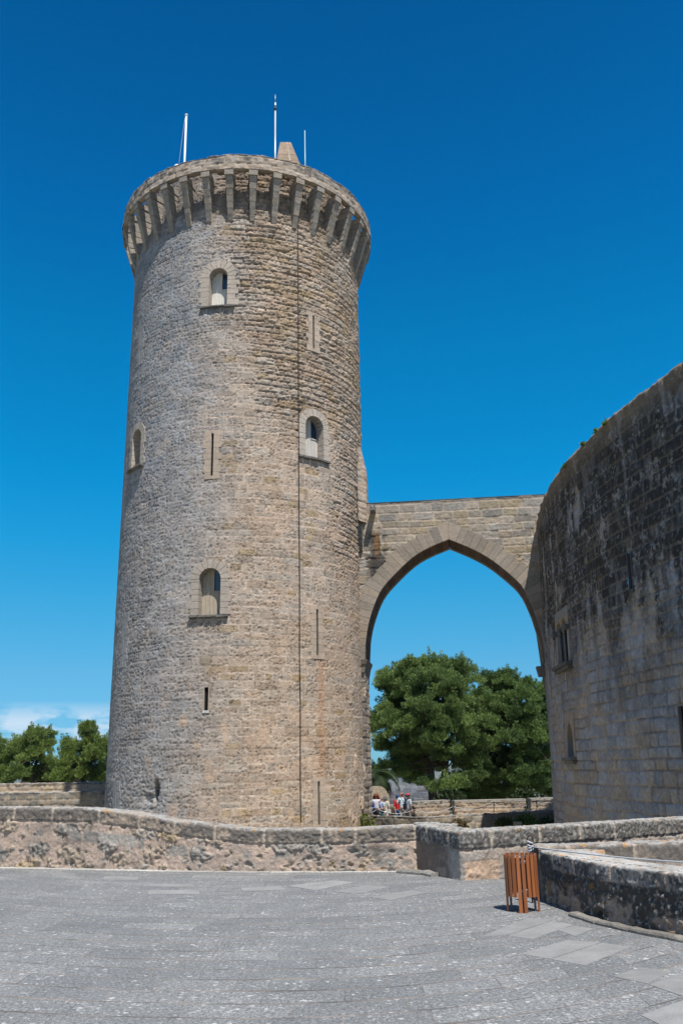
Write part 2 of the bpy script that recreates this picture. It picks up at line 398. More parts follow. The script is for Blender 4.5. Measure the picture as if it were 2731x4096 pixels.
def arched(parent, pos, a0, a1, z0, zt, kind, depth=0.62, ring=0.34, pale=PALE, sillw=0.28, silld=0.13, seed=1):
    """arched window on a curved wall: dressed surround, plank shutter, glass pane, rough sill"""
    rg = random.Random(seed); w = (a1 - a0) / 2; ac = (a0 + a1) / 2; zs = zt - w
    sur = MB()
    def jit(c, k=0.06):
        t = 1 + rg.uniform(-k, k); return tuple(float(x) * t for x in c)
    def quadblock(pts, d0, d1, col):
        sur.prism([pos(a, z, d0) for a, z in pts], [pos(a, z, d1) for a, z in pts], col)
    g = 0.008; n = 9
    for i in range(n):                              # voussoirs
        t0 = pi - pi * i / n - g / w; t1 = pi - pi * (i + 1) / n + g / w; tm = (t0 + t1) / 2
        r2 = w + ring * rg.uniform(0.96, 1.06)
        pts = [(ac + w * cos(t0), zs + w * sin(t0)), (ac + r2 * cos(t0), zs + r2 * sin(t0)), (ac + r2 * cos(tm), zs + r2 * sin(tm)),
               (ac + r2 * cos(t1), zs + r2 * sin(t1)), (ac + w * cos(t1), zs + w * sin(t1)), (ac + w * cos(tm), zs + w * sin(tm))]
        quadblock(pts, -depth, 0.02 + rg.uniform(0, 0.01), jit(pale))
    for sgn in (-1, 1):                             # jamb stones, long and short
        z = z0; k = 0
        while z < zs - 0.05:
            h = min(rg.uniform(0.24, 0.34), zs - z)
            if zs - (z + h) < 0.12: h = zs - z
            L = ring * (1.22 if (k + (sgn > 0)) % 2 else 0.92) * rg.uniform(0.92, 1.1)
            x0 = ac + sgn * w; x1 = ac + sgn * (w + L)
            pts = [(x0, z + g), (x1, z + g), (x1, z + h - g), (x0, z + h - g)]
            quadblock(pts if sgn > 0 else pts[::-1], -depth, 0.016 + rg.uniform(0, 0.01), jit(pale)); z += h; k += 1
    win = sur.build('window', M['fine'], parent)
    # plank shutter, lower half across, upper half on one side
    sh = MB(); dd = -depth + 0.12; zm = z0 + (zt - z0) * 0.53
    npl = 5; xs = np.linspace(a0 - 0.02, a1 + 0.02, npl + 1)
    for i in range(npl):
        x0, x1 = xs[i] + 0.004, xs[i + 1] - 0.004; xm = (x0 + x1) / 2
        full = xm < ac + 0.12 * w
        top = (zs + sqrt(max(w * w - (xm - ac)**2, 0)) + 0.03) if full else zm
        c = jit((0.55, 0.5, 0.42), 0.1)
        sh.prism([pos(x0, z0 - 0.02, dd), pos(x1, z0 - 0.02, dd), pos(x1, top, dd), pos(x0, top, dd)],
                 [pos(x0, z0 - 0.02, dd + 0.035), pos(x1, z0 - 0.02, dd + 0.035), pos(x1, top, dd + 0.035), pos(x0, top, dd + 0.035)], c)
    xe = xs[3] if npl == 5 else ac
    sh.prism([pos(xe - .03, zm - .03, dd + .03), pos(a1, zm - .03, dd + .03), pos(a1, zm + .02, dd + .03), pos(xe - .03, zm + .02, dd + .03)],
             [pos(xe - .03, zm - .03, dd + .07), pos(a1, zm - .03, dd + .07), pos(a1, zm + .02, dd + .07), pos(xe - .03, zm + .02, dd + .07)])
    sh.build('shutter', M['wood_tan'] if kind in (2, 3) else M['wood_pale'], win)
    pn = MB(); q = [(a0 - .03, z0), (a1 + .03, z0), (a1 + .03, zs), (ac + w * .75, zs + w * .75), (ac, zt + .03), (ac - w * .75, zs + w * .75), (a0 - .03, zs)]
    pn.prism([pos(a, z, dd - 0.06) for a, z in q], [pos(a, z, dd - 0.045) for a, z in q])
    pn.build('window_pane', M['glass'], win)
    if sillw:
        sb = MB(); x = a0 - sillw - ring * 0.35; e = a1 + sillw + ring * 0.25
        while x < e:
            L = rg.uniform(0.22, 0.5); x1 = min(x + L, e); zt_ = z0 - rg.uniform(0, 0.02); hh = rg.uniform(0.11, 0.17); dp = silld * rg.uniform(0.75, 1.15)
            c = jit((0.17, 0.165, 0.155), 0.25)
            sb.prism([pos(x, zt_ - hh, -0.1), pos(x1, zt_ - hh, -0.1), pos(x1, zt_, -0.1), pos(x, zt_, -0.1)],
                     [pos(x + .01, zt_ - hh * .8, dp), pos(x1 - .01, zt_ - hh * .75, dp), pos(x1 - .01, zt_ - .025, dp), pos(x + .01, zt_ - .03, dp)], c); x = x1 + 0.01
        sb.build('window_sill', M['stone'], win)
    return win


def slit(parent, pos, ac, z0, z1, w, pale=PALE, seed=1, side=0.42, deep=0.5, frame=True, name='arrow_slit'):
    """arrow slit: a thin slot between two columns of dressed stones, dark behind"""
    rg = random.Random(seed); f = MB(); g = 0.005
    if frame:
        for sgn in (-1, 1):
            z = z0 - 0.16; k = rg.randint(0, 1)
            while z < z1 + 0.14:
                h = rg.uniform(0.26, 0.36); h = min(h, z1 + 0.16 - z)
                if z1 + 0.16 - (z + h) < 0.14: h = z1 + 0.16 - z
                L = side * (1.1 if k % 2 else 0.85) * rg.uniform(0.9, 1.1)
                x0, x1 = ac + sgn * w / 2, ac + sgn * (w / 2 + L); xs = (x0, x1) if sgn > 0 else (x1, x0)
                ps = [(xs[0], z + g), (xs[1], z + g), (xs[1], z + h - g), (xs[0], z + h - g)]
                tn = rg.uniform(.93, 1.06); c = tuple(float(x) * tn for x in pale); d = 0.012 + rg.uniform(0, 0.008)
                f.prism([pos(a, q, -deep) for a, q in ps], [pos(a, q, d) for a, q in ps], c); z += h; k += 1
        for (q0, q1) in ((z0 - 0.155, z0), (z1, z1 + 0.155)):
            ps = [(ac - w / 2 - .001, q0), (ac + w / 2 + .001, q0), (ac + w / 2 + .001, q1), (ac - w / 2 - .001, q1)]
            f.prism([pos(a, q, -deep) for a, q in ps], [pos(a, q, 0.02) for a, q in ps], tuple(float(x) for x in pale))
        o = f.build(name, M['fine'], parent)
    else:
        for sgn in (-1, 1):
            ps = [(ac + sgn * w / 2, z0), (ac + sgn * (w / 2 + .05), z0), (ac + sgn * (w / 2 + .05), z1), (ac + sgn * w / 2, z1)]
            if sgn < 0: ps = ps[::-1]
            f.prism([pos(a, q, -deep) for a, q in ps], [pos(a, q, 0.012) for a, q in ps], tuple(float(x) for x in pale))
        ps = [(ac - w / 2 - .05, z0 - .1), (ac + w / 2 + .05, z0 - .1), (ac + w / 2 + .05, z0), (ac - w / 2 - .05, z0)]
        f.prism([pos(a, q, -deep) for a, q in ps], [pos(a, q, 0.03) for a, q in ps], (.6, .6, .58) if pale[0] > .3 else tuple(float(x) for x in pale))
        o = f.build(name, M['fine'], parent)
    b = MB(); ps = [(ac - w / 2 - .03, z0 - .03), (ac + w / 2 + .03, z0 - .03), (ac + w / 2 + .03, z1 + .03), (ac - w / 2 - .03, z1 + .03)]
    b.prism([pos(a, q, -.12) for a, q in ps], [pos(a, q, -.10) for a, q in ps]); b.build('slot_shade_panel', M['dark'], o)  # black panel close behind the slit paints its inner darkness
    return o


def build_tower():
    root = empty('castle_tower', (TC[0], TC[1], -4.5), 'tall round limestone tower with a ring of corbels under its parapet', 'tower')
    # openings first, so that the wall can be cut for them
    wins = []
    for (u0, u1, vb, vt, kind) in ((835, 908, 1222, 1073, 0), (1222, 1294, 1830, 1665, 1), (793, 880, 2458, 2272, 2), (527, 561, 1868, 1722, 3)):
        uc = (u0 + u1) / 2
        a0, z0 = tow(u0, vb); a1, _ = tow(u1, vb); _, zt = tow(uc, vt); _, z0 = tow(uc, vb)
        if kind == 3: a0, a1 = a0 - 0.0, a0 + 0.98
        wins.append((a0, a1, z0, zt, kind)); OPEN.append((a0, a1, z0, zt, True))
    slits = []
    for (u, v0, v1, w, fr) in ((1254, 1395, 1262, .12, 1), (849, 1903, 1733, .12, 1), (563, 1447, 1320, .07, 1), (1269, 2622, 2437, .12, 1),
                               (825, 2842, 2748, .19, 0), (1275, 3300, 3125, .12, 1), (498, 2655, 2468, .07, 1), (467, 3232, 3140, .07, 1)):
        a, z0 = tow(u, v0); a2, z1 = tow(u, v1); slits.append(((a + a2) / 2, z0, z1, w, fr)); OPEN.append(((a + a2) / 2 - w / 2 - .05, (a + a2) / 2 + w / 2 + .05, z0, z1, False))
    # wall, in fine relief
    res = 0.042; z = np.arange(-4.5, WALL_TOP + res, res); A = TR * radians(112)
    a = np.arange(-A, A, res); a, zz = np.meshgrid(a, z)
    d, r = ashlar(a, zz, 11, (0.24, 0.43), (0.30, 1.0), 0.03)
    hv = sst(15.0, 19.5, zz + 1.5 * (fbm(a * .4, zz * .4, 3) - .5)) * sst(-2.6, 1.2, a + (zz - 22) * .18 + 2.2 * (fbm(a * .5, zz * .5, 4) - .5))
    hv = np.maximum(hv, 0.8 * sst(3.8, 5.8, a + 1.2 * (fbm(a, zz * .6, 14) - .5)) * sst(9.5, 13.0, zz))
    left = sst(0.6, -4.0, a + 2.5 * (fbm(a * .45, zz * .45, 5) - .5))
    low = sst(6.0, 1.0, zz)
    worn = (r[..., 0] > .58 - .25 * left) * (.35 + .5 * r[..., 1]) * (1 - .3 * low)      # some stones are eaten away, their neighbours are sound
    pts_er = np.clip(np.maximum(hv * (.45 + .7 * r[..., 1]), worn * (.55 + .3 * left)), 0, 1)
    basehole = sst(-2.9, -3.4, a) * sst(3.6, 1.2, zz) * (1 - sst(-5.6, -6.2, a) * -1)
    pts_er = np.clip(np.maximum(pts_er, basehole * .9), 0, 1)
    jw = 0.010 + 0.010 * fbm(a * 2, zz * 2, 6); joint = sst(jw + .026, jw, d); soft = sst(.07, .0, d)
    lay = fbm(a * 3.2, zz * 8.5, 21, 3, .6); lay2 = fbm(a * 7, zz * 11, 22, 2)
    pit, _ = worley(a * 5.0, zz * 7.5, 31); pit = sst(.36, .16, pit) * (vn(a * 3.1, zz * 4.2, 33) > .50 - .16 * left - .2 * pts_er)
    pit2, _ = worley(a * 9.0, zz * 13, 36); pit2 = sst(.36, .2, pit2) * (vn(a * 2.1, zz * 2.4, 37) > .45)
    disp = (r[..., 1] - .5) * (.012 + .02 * hv) + (pts_er ** 1.4) * (lay - .58) * (.028 + .125 * hv) + (lay2 - .5) * (.006 + .016 * pts_er) - pit * (.022 + .02 * hv) - pit2 * .012
    filled = (vn(a * .8, zz * 1.5, 57) > .34) * (1 - sst(.5, .95, hv))
    disp = disp - joint * (.012 + .03 * hv) * (1 - .93 * filled) - soft * pts_er * (.008 + .014 * hv) * (1 - .6 * filled)
    # the crack and washed-out hollow at the foot
    ca, cz1 = tow(622, 3125); _, cz0 = tow(612, 3265)
    crk = sst(.11, .02, np.abs(a - ca - .05 * np.sin(zz * 5) - .18 * (zz - cz1) * .35)) * sst(cz0 - .2, cz0, zz) * sst(cz1 + .1, cz1 - .1, zz)
    cv = np.exp(-(((a - ca + .25) / .42)**2 + ((zz - cz1 + .75) / .5)**2)); disp = disp - crk * .3 - cv * .16 * lay * 2
    cv2 = np.exp(-(((a - ca - .02) / .13)**2 + ((zz - cz1 + .32) / .32)**2)); disp = disp - cv2 * .3
    # batter at the very foot
    disp = disp - .36 * sst(21, 9, zz) * sst(4, 9, a) * .65 - .12 * sst(30.0, 30.6, zz)
    # colour
    mixc = fbm(a * .55, zz * .7, 41, 4); tone = .86 + .26 * r[..., 2]
    base = lerp(np.broadcast_to(TAN, a.shape + (3,)), GREY, np.clip(.42 + .75 * (r[..., 3] - .5) + .9 * (mixc - .5), 0, 1))
    base = lerp(base, BLUE, np.clip(left * .78 + .25 * sst(12, 18, zz) * sst(1, -1, a), 0, 1) * (.55 + .45 * vn(a * 3, zz * 3, 8)))  # blue-grey left side: lichen tone plus painted sky-lit shade
    base = lerp(base, PINK, np.clip(low * .5 * sst(-2, 1, a), 0, 1) * (r[..., 4] > .3))
    base = lerp(base, OCHRE, (r[..., 4] > .93) * .6 * (1 - left)); base = lerp(base, OCHRE, .45 * sst(.55, .75, fbm(a * .7, zz * .9, 44)) * hv)
    base = lerp(base, BROWN, .45 * hv * sst(.35, .75, fbm(a * .9, zz * 1.4, 45)))
    base = lerp(base, PALE, (r[..., 3] > .955) * .55)
    base = base * tone[..., None] * (1 - .42 * pit * (1 - hv * .4) - .26 * pit2)[..., None]
    mort = lerp(np.broadcast_to(PINK * 1.06, a.shape + (3,)), (.56, .49, .415), np.clip(vn(a * .6, zz * .6, 55) + .6 * low * sst(0, 5, a), 0, 1))
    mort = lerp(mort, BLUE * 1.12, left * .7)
    base = lerp(base, mort, joint * filled * .95)
    base = lerp(base, base * .55, joint * (1 - filled) * .42)
    plaster = sst(.64, .74, fbm(a * 1.6 + .4 * (a > 0), zz * 1.0, 47, 4)) * sst(8, 4, zz) * (1 - pts_er)
    base = lerp(base, PINK * 1.03, plaster * .75); disp = disp * (1 - plaster * .5)
    # rusty run below a slit, dark lichen streaks
    ra, rz = tow(1272, 2640); run = sst(.30, .08, np.abs(a - ra - .22 + .1 * vn(zz * 2, a * 0, 9))) * sst(rz - 6.0, rz - 4.2, zz) * sst(rz + .3, rz - .4, zz)
    base = lerp(base, (.46, .27, .165), run * .75 * (.4 + .6 * vn(a * 6, zz * 1.2, 10)))
    for (uu, vv, ln) in ((740, 1240, 1.2), (905, 1240, 1.6), (1180, 1850, 1.0), (870, 2490, 1.0)):
        sa, sz = tow(uu, vv); st = sst(.22, .03, np.abs(a - sa)) * sst(sz - ln, sz, zz) * (zz < sz); base = lerp(base, base * .55, st * .5)
    base = lerp(base, np.array([.20, .165, .13]), .6 * sst(29.2, 30.2, zz + 1.2 * (fbm(a * 1.2, zz * 1.2, 61) - .5)) * sst(.3, .6, fbm(a * 2.5, zz * 2.5, 62)))  # brown weathering under the corbels, also paints in the shade between them
    base = base * (0.94 + .12 * fbm(a * 14, zz * 20, 60, 2))[..., None]
    keep = np.ones((a.shape[0] - 1, a.shape[1] - 1), bool); ac = (a[:-1, :-1] + a[1:, 1:]) / 2; zc = (zz[:-1, :-1] + zz[1:, 1:]) / 2
    for (p0, p1, q0, q1, ar) in OPEN:
        w = (p1 - p0) / 2; cx = (p0 + p1) / 2; mg = .06 if ar else 0.0
        ins = (np.abs(ac - cx) < w + mg) & (zc > q0 - .02) & (zc < q1 - (w if ar else 0))
        if ar: ins |= (np.hypot(ac - cx, zc - (q1 - w)) < w + mg)
        keep &= ~ins
    phi = T_PHI + a / TR
    X = np.stack([TC[0] + TR * np.cos(phi), TC[1] + TR * np.sin(phi), zz], -1)
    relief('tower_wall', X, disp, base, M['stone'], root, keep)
    bk = MB(); p0 = T_PHI + A / TR - .01; bk.lathe((TC[0], TC[1], 0), [(TR + .2, -4.5), (TR, 1), (TR, WALL_TOP)], 60, (.33, .28, .22), a0=p0, a1=p0 + 2 * pi - 2 * A / TR + .02)
    bk.build('rear_wall', M['stone'], root)
    rd = MB(); rd.lathe((TC[0], TC[1], 0), [(TR - .13, WALL_TOP), (TR - .55, WALL_TOP), (TR - .55, 31.0), (0.01, 31.05)], 72, (.33, .29, .24)); rd.build('roof_deck', M['stone'], root)
    for (a0, a1, z0, zt, k) in wins:
        arched(root, tpos, a0, a1, z0, zt, k, seed=20 + k, ring=(.46, .38, .40, .34)[k], pale=PALE * (1.0 if k != 2 else .93), silld=.16 if k != 3 else .2, depth=.62 if k != 3 else .6)
    for i, (ac, z0, z1, w, fr) in enumerate(slits):
        slit(root, tpos, ac, z0, z1, w, (np.array([.455, .375, .30]) if i not in (2, 6, 7) else np.array([.335, .335, .335])), 50 + i, frame=bool(fr), side=.34)
    # corbels, each a tapering stack of stones
    NC = 36; pc, _ = at_cyl(1012, 760, TC[0], TC[1], TR + .4)
    zb = 29.35; prot = RIM_R - TR - 0.02; proto = None
    for k in range(NC):
        rg = random.Random(300 + k); ph = pc + 2 * pi * k / NC; n = 8; mb = MB(); hw = .205
        c_, s_ = cos(ph), sin(ph)
        def P(t, o, zq): return (TC[0] + (TR + o) * c_ - t * s_, TC[1] + (TR + o) * s_ + t * c_, zq)
        dz = (RIM_Z0 - zb) / n
        for i in range(n):
            q0 = zb + i * dz; q1 = q0 + dz - .014
            o0 = .04 + (prot - .04) * (i / n) ** .95 + rg.uniform(-.012, .012); o1 = .04 + (prot - .04) * ((i + 1) / n) ** .95 + rg.uniform(-.012, .012)
            if i == n - 1: o0 = prot - .02; o1 = prot
            w = hw * (.64 + .36 * i / n) + (.035 if i == n - 1 else 0) + rg.uniform(-.008, .008)
            c = lerp(np.array([.40, .345, .285]), np.array([.34, .315, .28]), rg.random()) * rg.uniform(.88, 1.06); c = tuple(float(x) for x in c)
            bulge = (o0 + o1) / 2 + (.004 if i < n - 1 else .0)
            a_ = [P(-w, -.12, q0), P(-w, o0, q0), P(-w, bulge, (q0 + q1) / 2 + .02), P(-w, o1, q1), P(-w, -.12, q1)]
            b_ = [P(w, -.12, q0), P(w, o0, q0), P(w, bulge, (q0 + q1) / 2 + .02), P(w, o1, q1), P(w, -.12, q1)]
            mb.prism(a_, b_, c)
        mb.build('corbel', M['stone'], root)
    # parapet ring: outer face in relief, rough top
    zt = RIM_Z1 - RIM_Z0; th = .32; res = .05
    al = 2 * pi * RIM_R; s = np.arange(0, al + res, res); prof = []
    for q in np.arange(0, zt - .06, res): prof.append((RIM_R, RIM_Z0 + q))
    for q in np.linspace(0, pi / 2, 4): prof.append((RIM_R - .08 + .08 * cos(q), RIM_Z1 - .08 + .08 * sin(q)))
    for q in np.arange(.1, th, .08): prof.append((RIM_R - q, RIM_Z1))
    prof += [(RIM_R - th, RIM_Z1 - .05), (RIM_R - th, RIM_Z1 - .5), (RIM_R - th, RIM_Z0 + .35), (RIM_R - th, RIM_Z0), (RIM_R - th * .5, RIM_Z0), (RIM_R, RIM_Z0)]
    prof = np.array(prof); ph = T_PHI + pi + s / RIM_R
    RR, PH = np.meshgrid(prof[:, 0], ph, indexing='ij'); ZZ = np.repeat(prof[:, 1][:, None], len(s), 1); SS = np.repeat(s[None], len(prof), 0)
    cum = np.concatenate([[0], np.cumsum(np.hypot(*np.diff(prof, axis=0).T))]); TT = np.repeat(cum[:, None], len(s), 1)
    d, r = ashlar(SS, TT, 77, (.38, .5), (.45, 1.15), .03)
    er = .35 + .65 * fbm(SS * .8, TT * .8, 71); j = sst(.045, .018, d)
    disp = (r[..., 1] - .5) * .05 + er * (fbm(SS * 4, TT * 6, 72) - .5) * .13 - j * .03
    disp += (ZZ > RIM_Z1 - .2) * (fbm(SS * 1.1, TT * 0, 73) - .6) * .16
    c = lerp(np.broadcast_to(GREY, SS.shape + (3,)), TAN, r[..., 2] * .6) * (.72 + .4 * r[..., 3])[..., None]
    up = sst(RIM_Z1 - .75, RIM_Z1 - .25, ZZ + .6 * (fbm(SS * 1.5, TT * 2, 74) - .5))
    c = lerp(c, SOOT_SHADE * 1.7, up * .72 * sst(.3, .6, fbm(SS * 3, TT * 3, 75))); c = lerp(c, LICH * .8, sst(.62, .72, fbm(SS * 5, TT * 5, 76)) * .4)
    c = lerp(c, (.44, .37, .30), j * .8)
    X = np.stack([TC[0] + RR * np.cos(PH), TC[1] + RR * np.sin(PH), ZZ], -1)
    relief('parapet', X, disp, c, M['stone'], root)
    # pointed stair turret on the roof
    p = at_d(1155, 640, 41.6); tb = p[2] - 3.6
    dv = np.array([p[0], p[1]]) / np.hypot(p[0], p[1]); rt = np.array([dv[1], -dv[0]])
    _, zt_ = 0, at_d(1150, 580, 41.6)[2]
    mb = MB(); n = 12
    L0 = at_d(1100, 690, 41.6); R0 = at_d(1207, 690, 41.6); L1 = at_d(1121, 578, 41.6); R1 = at_d(1166, 588, 41.6)
    slopeL = (np.dot(L1[:2] - p[:2], rt) - np.dot(L0[:2] - p[:2], rt)) / (L1[2] - L0[2]); slopeR = (np.dot(R1[:2] - p[:2], rt) - np.dot(R0[:2] - p[:2], rt)) / (R1[2] - R0[2])
    def side(z):
        l = np.dot(L1[:2] - p[:2], rt) + slopeL * (z - L1[2]); r_ = np.dot(R1[:2] - p[:2], rt) + slopeR * (z - R1[2]); return l, r_
    zs_ = np.linspace(31.0, zt_, n + 1); rg = random.Random(5)
    for i in range(n):
        q0, q1 = zs_[i], zs_[i + 1] - .012; l0, r0 = side(q0); l1, r1 = side(q1); ml = rg.uniform(.35, .65)
        for (f0, f1) in ((0, ml - .03), (ml - .03, ml + .03), (ml + .03, 1)):
            c = tuple(float(x) for x in (np.array([.62, .56, .48]) if f1 - f0 < .1 else TAN * rg.uniform(.82, 1.1)))
            g0, g1 = .3 * (1 - i / n) + .25, .3 * (1 - (i + 1) / n) + .25
            a_ = [(l0 + (r0 - l0) * f0, -g0, q0), (l0 + (r0 - l0) * f1, -g0, q0), (l0 + (r0 - l0) * f1, g0, q0), (l0 + (r0 - l0) * f0, g0, q0)]
            b_ = [(l1 + (r1 - l1) * f0, -g1, q1), (l1 + (r1 - l1) * f1, -g1, q1), (l1 + (r1 - l1) * f1, g1, q1), (l1 + (r1 - l1) * f0, g1, q1)]
            tf = lambda P3: (p[0] + P3[0] * rt[0] + P3[1] * dv[0], p[1] + P3[0] * rt[1] + P3[1] * dv[1], P3[2])
            mb.prism([tf(q) for q in a_], [tf(q) for q in b_], c)
    mb.build('stair_turret', M['stone'], root)
    # conductor cable down the wall
    cab = MB(); pts = []
    for (u, v) in ((1191, 860), (1192, 1000), (1193, 1300), (1194, 1600), (1195, 1900), (1198, 2300), (1198, 2650), (1201, 2800), (1201, 3100), (1203, 3290)):
        aa, z_ = tow(u, v, TR + .05); pts.append(tpos(aa * TR / (TR + .05), z_, .07))
    fine = []
    for i in range(len(pts) - 1):
        for t in np.linspace(0, 1, 9)[:-1]: fine.append(np.array(pts[i]) * (1 - t) + np.array(pts[i + 1]) * t)
    cab.tube(fine + [np.array(pts[-1])], .017, n=6); cab.build('cable', M['black'], root)
    # doorway block that swells out of the right flank above the bridge
    return root
TOWER = build_tower()


# ------------------------------------------------------------------ things on the tower roof
def roof_things():
    b = at_d(738, 665, 42.0); t = at_d(746, 461, 42.0); z0 = 31.03
    r = empty('flagpole', (b[0], b[1], z0), 'white flagpole with ball top on the tower roof, no flag', 'flagpole')
    mb = MB(); mb.tube([(b[0], b[1], z0), (t[0], t[1], t[2])], [.075, .055], n=10); mb.build('pole', M['white'], r)
    mb = MB(); mb.lathe((t[0], t[1], t[2]), [(.001, -.09), (.07, -.06), (.1, .0), (.07, .06), (.001, .09)], 14); mb.build('finial', M['white'], r)
    mb = MB(); h0 = np.array(t) - [0.07, 0, .2]; pts = []
    for k in range(13):
        q = k / 12; pts.append((h0[0] - .28 * sin(pi * min(q * .62, 1)) - (b[0] - h0[0]) * 0, h0[1], h0[2] + (z0 + .5 - h0[2]) * q))
    mb.tube(pts, .011, n=5); mb.build('halyard', M['rope'], r)
    b = at_d(1101, 640, 41.0); t = at_d(1101, 378, 41.0)
    r = empty('antenna_mast', (b[0], b[1], z0), 'tall grey metal mast with thin tip and black collar beside the pointed turret', 'antenna')
    k1 = at_d(1101, 436, 41.0); k2 = at_d(1101, 412, 41.0)
    mb = MB(); mb.tube([(b[0], b[1], z0), tuple(k1)], .05, n=10); mb.build('pole', M['pole'], r)
    mb = MB(); mb.tube([k1 - [0, 0, .07], k1 + [0, 0, .06]], .085, n=12); mb.build('collar', M['black'], r)
    mb = MB(); mb.tube([k1 + [0, 0, .06], k2], .062, n=10); mb.tube([k2, t], [.028, .014], n=8); mb.build('tip', M['steel'], r)
    b = at_d(1221, 690, 39.8); t = at_d(1219, 522, 39.8)
    r = empty('whip_antenna', (b[0], b[1], z0), 'slim pale green whip antenna on the tower roof right of the turret', 'antenna')
    mb = MB(); mb.tube([(b[0], b[1], z0), tuple(t)], [.034, .02], n=8); mb.build('rod', M['green_pole'], r)
    mb = MB(); mb.tube([(b[0], b[1], z0), (b[0], b[1], z0 + .5)], .05, n=8); mb.build('mount', M['steel'], r)
    p = at_d(708, 664, 41.4); r = empty('lamp_dome', (p[0], p[1], 31.03), 'small white dome lamp at the tower rim left of the flagpole', 'lamp')
    mb = MB(); mb.tube([(p[0], p[1], 31.03), (p[0], p[1], p[2] - .1)], .04, n=8); mb.build('stem', M['pole'], r)
    mb = MB(); mb.lathe((p[0], p[1], p[2] - .12), [(.15, 0), (.16, .05), (.13, .14), (.07, .2), (.001, .22)], 16); mb.build('dome', M['white'], r)
roof_things()

# ------------------------------------------------------------------ the round castle
CC = (48.01, 35.21); CR = 38.72; CTOP = 13.85
C_T = atan2(-CC[1], -CC[0]) - math.acos(CR / np.hypot(*CC))     # where its wall turns out of sight
def c_rad(z): return CR + .41 * np.clip((CTOP - z) / 16.5, 0, 2) ** 1.3
def cas(u, v):
    R = CR
    for _ in range(6):
        p, z = at_cyl(u, v, CC[0], CC[1], R); R = float(c_rad(z))
    a = CR * ((p - C_T + pi) % (2 * pi) - pi); return a, z
def cpos(a, z, d=0.0):
    p = C_T + a / CR; R = float(c_rad(z)); return (CC[0] + (R + d) * cos(p), CC[1] + (R + d) * sin(p), z)
def build_castle():
    root = empty('round_castle', (CC[0] - 30, CC[1] - 10, -4.5), 'huge curved castle wall of grey ashlar with black weather stains near its top', 'castle')
    op = []
    a0, z0 = cas(2236, 2668); a1, _ = cas(2276, 2650); _, zt = cas(2246, 2470); W1 = (a0, a1, z0, zt)
    a0, z0 = cas(2274, 3030); a1, _ = cas(2296, 3030); _, zt = cas(2272, 2882); W2 = (a0, a1, z0, zt); a1 = max(a1, a0 + .5); W2 = (a0, a1, z0, zt)
    s1 = [cas(2527, 2355), cas(2508, 2212)]; s2 = [cas(2745, 3010), cas(2712, 2824)]; s3 = [cas(2211, 3085), cas(2208, 3045)]
    SL = [((s1[0][0] + s1[1][0]) / 2, s1[0][1], s1[1][1], .20), ((s2[0][0] + s2[1][0]) / 2, s2[0][1], s2[1][1], .26), ((s3[0][0] + s3[1][0]) / 2, s3[0][1], s3[1][1], .10)]
    res = .05; a = np.arange(-9, 36, res); z = np.arange(-4.5, CTOP, res)
    prof = [(0, q) for q in z] + [(-.06, CTOP + .03), (-.3, CTOP + .05), (-.7, CTOP + .05), (-1.1, CTOP + .02)]
    prof = np.array(prof); aa, _ = np.meshgrid(a, prof[:, 1]); zz = np.repeat(prof[:, 1][:, None], len(a), 1); of = np.repeat(prof[:, 0][:, None], len(a), 1)
    tt = zz + (-of)
    d, r = ashlar(aa, tt, 91, (.34, .50), (.40, 1.05), .045)
    j = sst(.04, .016, d)
    topw = sst(2.5, 9.5, zz + 3.5 * (fbm(aa * .35, zz * .2, 92) - .5))
    streak = fbm(aa * 2.3, zz * .28, 93, 5, .62); blot = fbm(aa * .8, zz * .7, 94, 6, .58)
    stain = np.clip(topw * sst(.42, .58, .5 * streak + .5 * blot + .20 * (topw - .5)) * 1.1, 0, 1)
    stain = np.maximum(stain, .5 * sst(.6, .72, streak) * sst(1, 5, zz))
    c = lerp(np.broadcast_to([.40, .36, .325], aa.shape + (3,)), (.42, .34, .26), np.clip(r[..., 2] * .9 - .15 + sst(1.5, -2.0, zz) * .5 + .5 * (blot - .5), 0, 1))
    c = c * (.86 + .24 * r[..., 3])[..., None]
    warm = sst(4.0, -1.5, zz) * sst(11, 6, aa) * .0 + sst(2.0, -2.5, zz + 2 * (blot - .5)); c = lerp(c, (.36, .27, .20), .35 * warm * (r[..., 4] > .35))
    c = lerp(c, (.46, .35, .255), j * .85 * (vn(aa * .5, zz * .7, 95) > .30) * (1 - .6 * topw)); c = lerp(c, c * .5, j * .75 * (vn(aa * .5, zz * .7, 95) <= .45) * (1 - .5 * topw))
    c = lerp(c, np.array([.335, .345, .375]) * (.82 + .36 * r[..., 5])[..., None], .9 * sst(.40, .52, fbm(aa * .9 + 3, zz * 1.1, 196, 5) + .22 * (r[..., 0] - .5)) * (1 - j * .9))
    c = c * (.82 + .36 * fbm(aa * 9, zz * 9, 198, 3))[..., None]
    plast = sst(.60, .68, fbm(aa * 1.3, zz * .8, 96)) * sst(9, 5, zz); c = lerp(c, (.37, .31, .255), plast * .55)
    c = lerp(c, SOOT_SHADE * .6, np.clip(stain * (.78 + .34 * r[..., 1]) * (.50 + 1.0 * fbm(aa * 8, zz * 2.2, 199, 4)), 0, .95) * (1 - .35 * j))
    fl = sst(.60, .72, .6 * fbm(aa * 13, zz * 11, 97, 2) + .4 * fbm(aa * 2, zz * 2, 197, 3)); c = lerp(c, LICH * .85, fl * .7 * (.3 + .7 * topw))
    c = lerp(c, (.30, .235, .16), .6 * sst(CTOP - 1.3, CTOP - .2, zz + .5 * (blot - .5)))
    pit, _ = worley(aa * 5, zz * 7, 98); pit = sst(.4, .12, pit) * (vn(aa * 2, zz * 2, 99) > .45)
    disp = (r[..., 1] - .5) * .03 + (fbm(aa * 3, zz * 4, 100) - .5) * .06 * (.4 + topw) - j * .05 * (1 - plast) - pit * .02
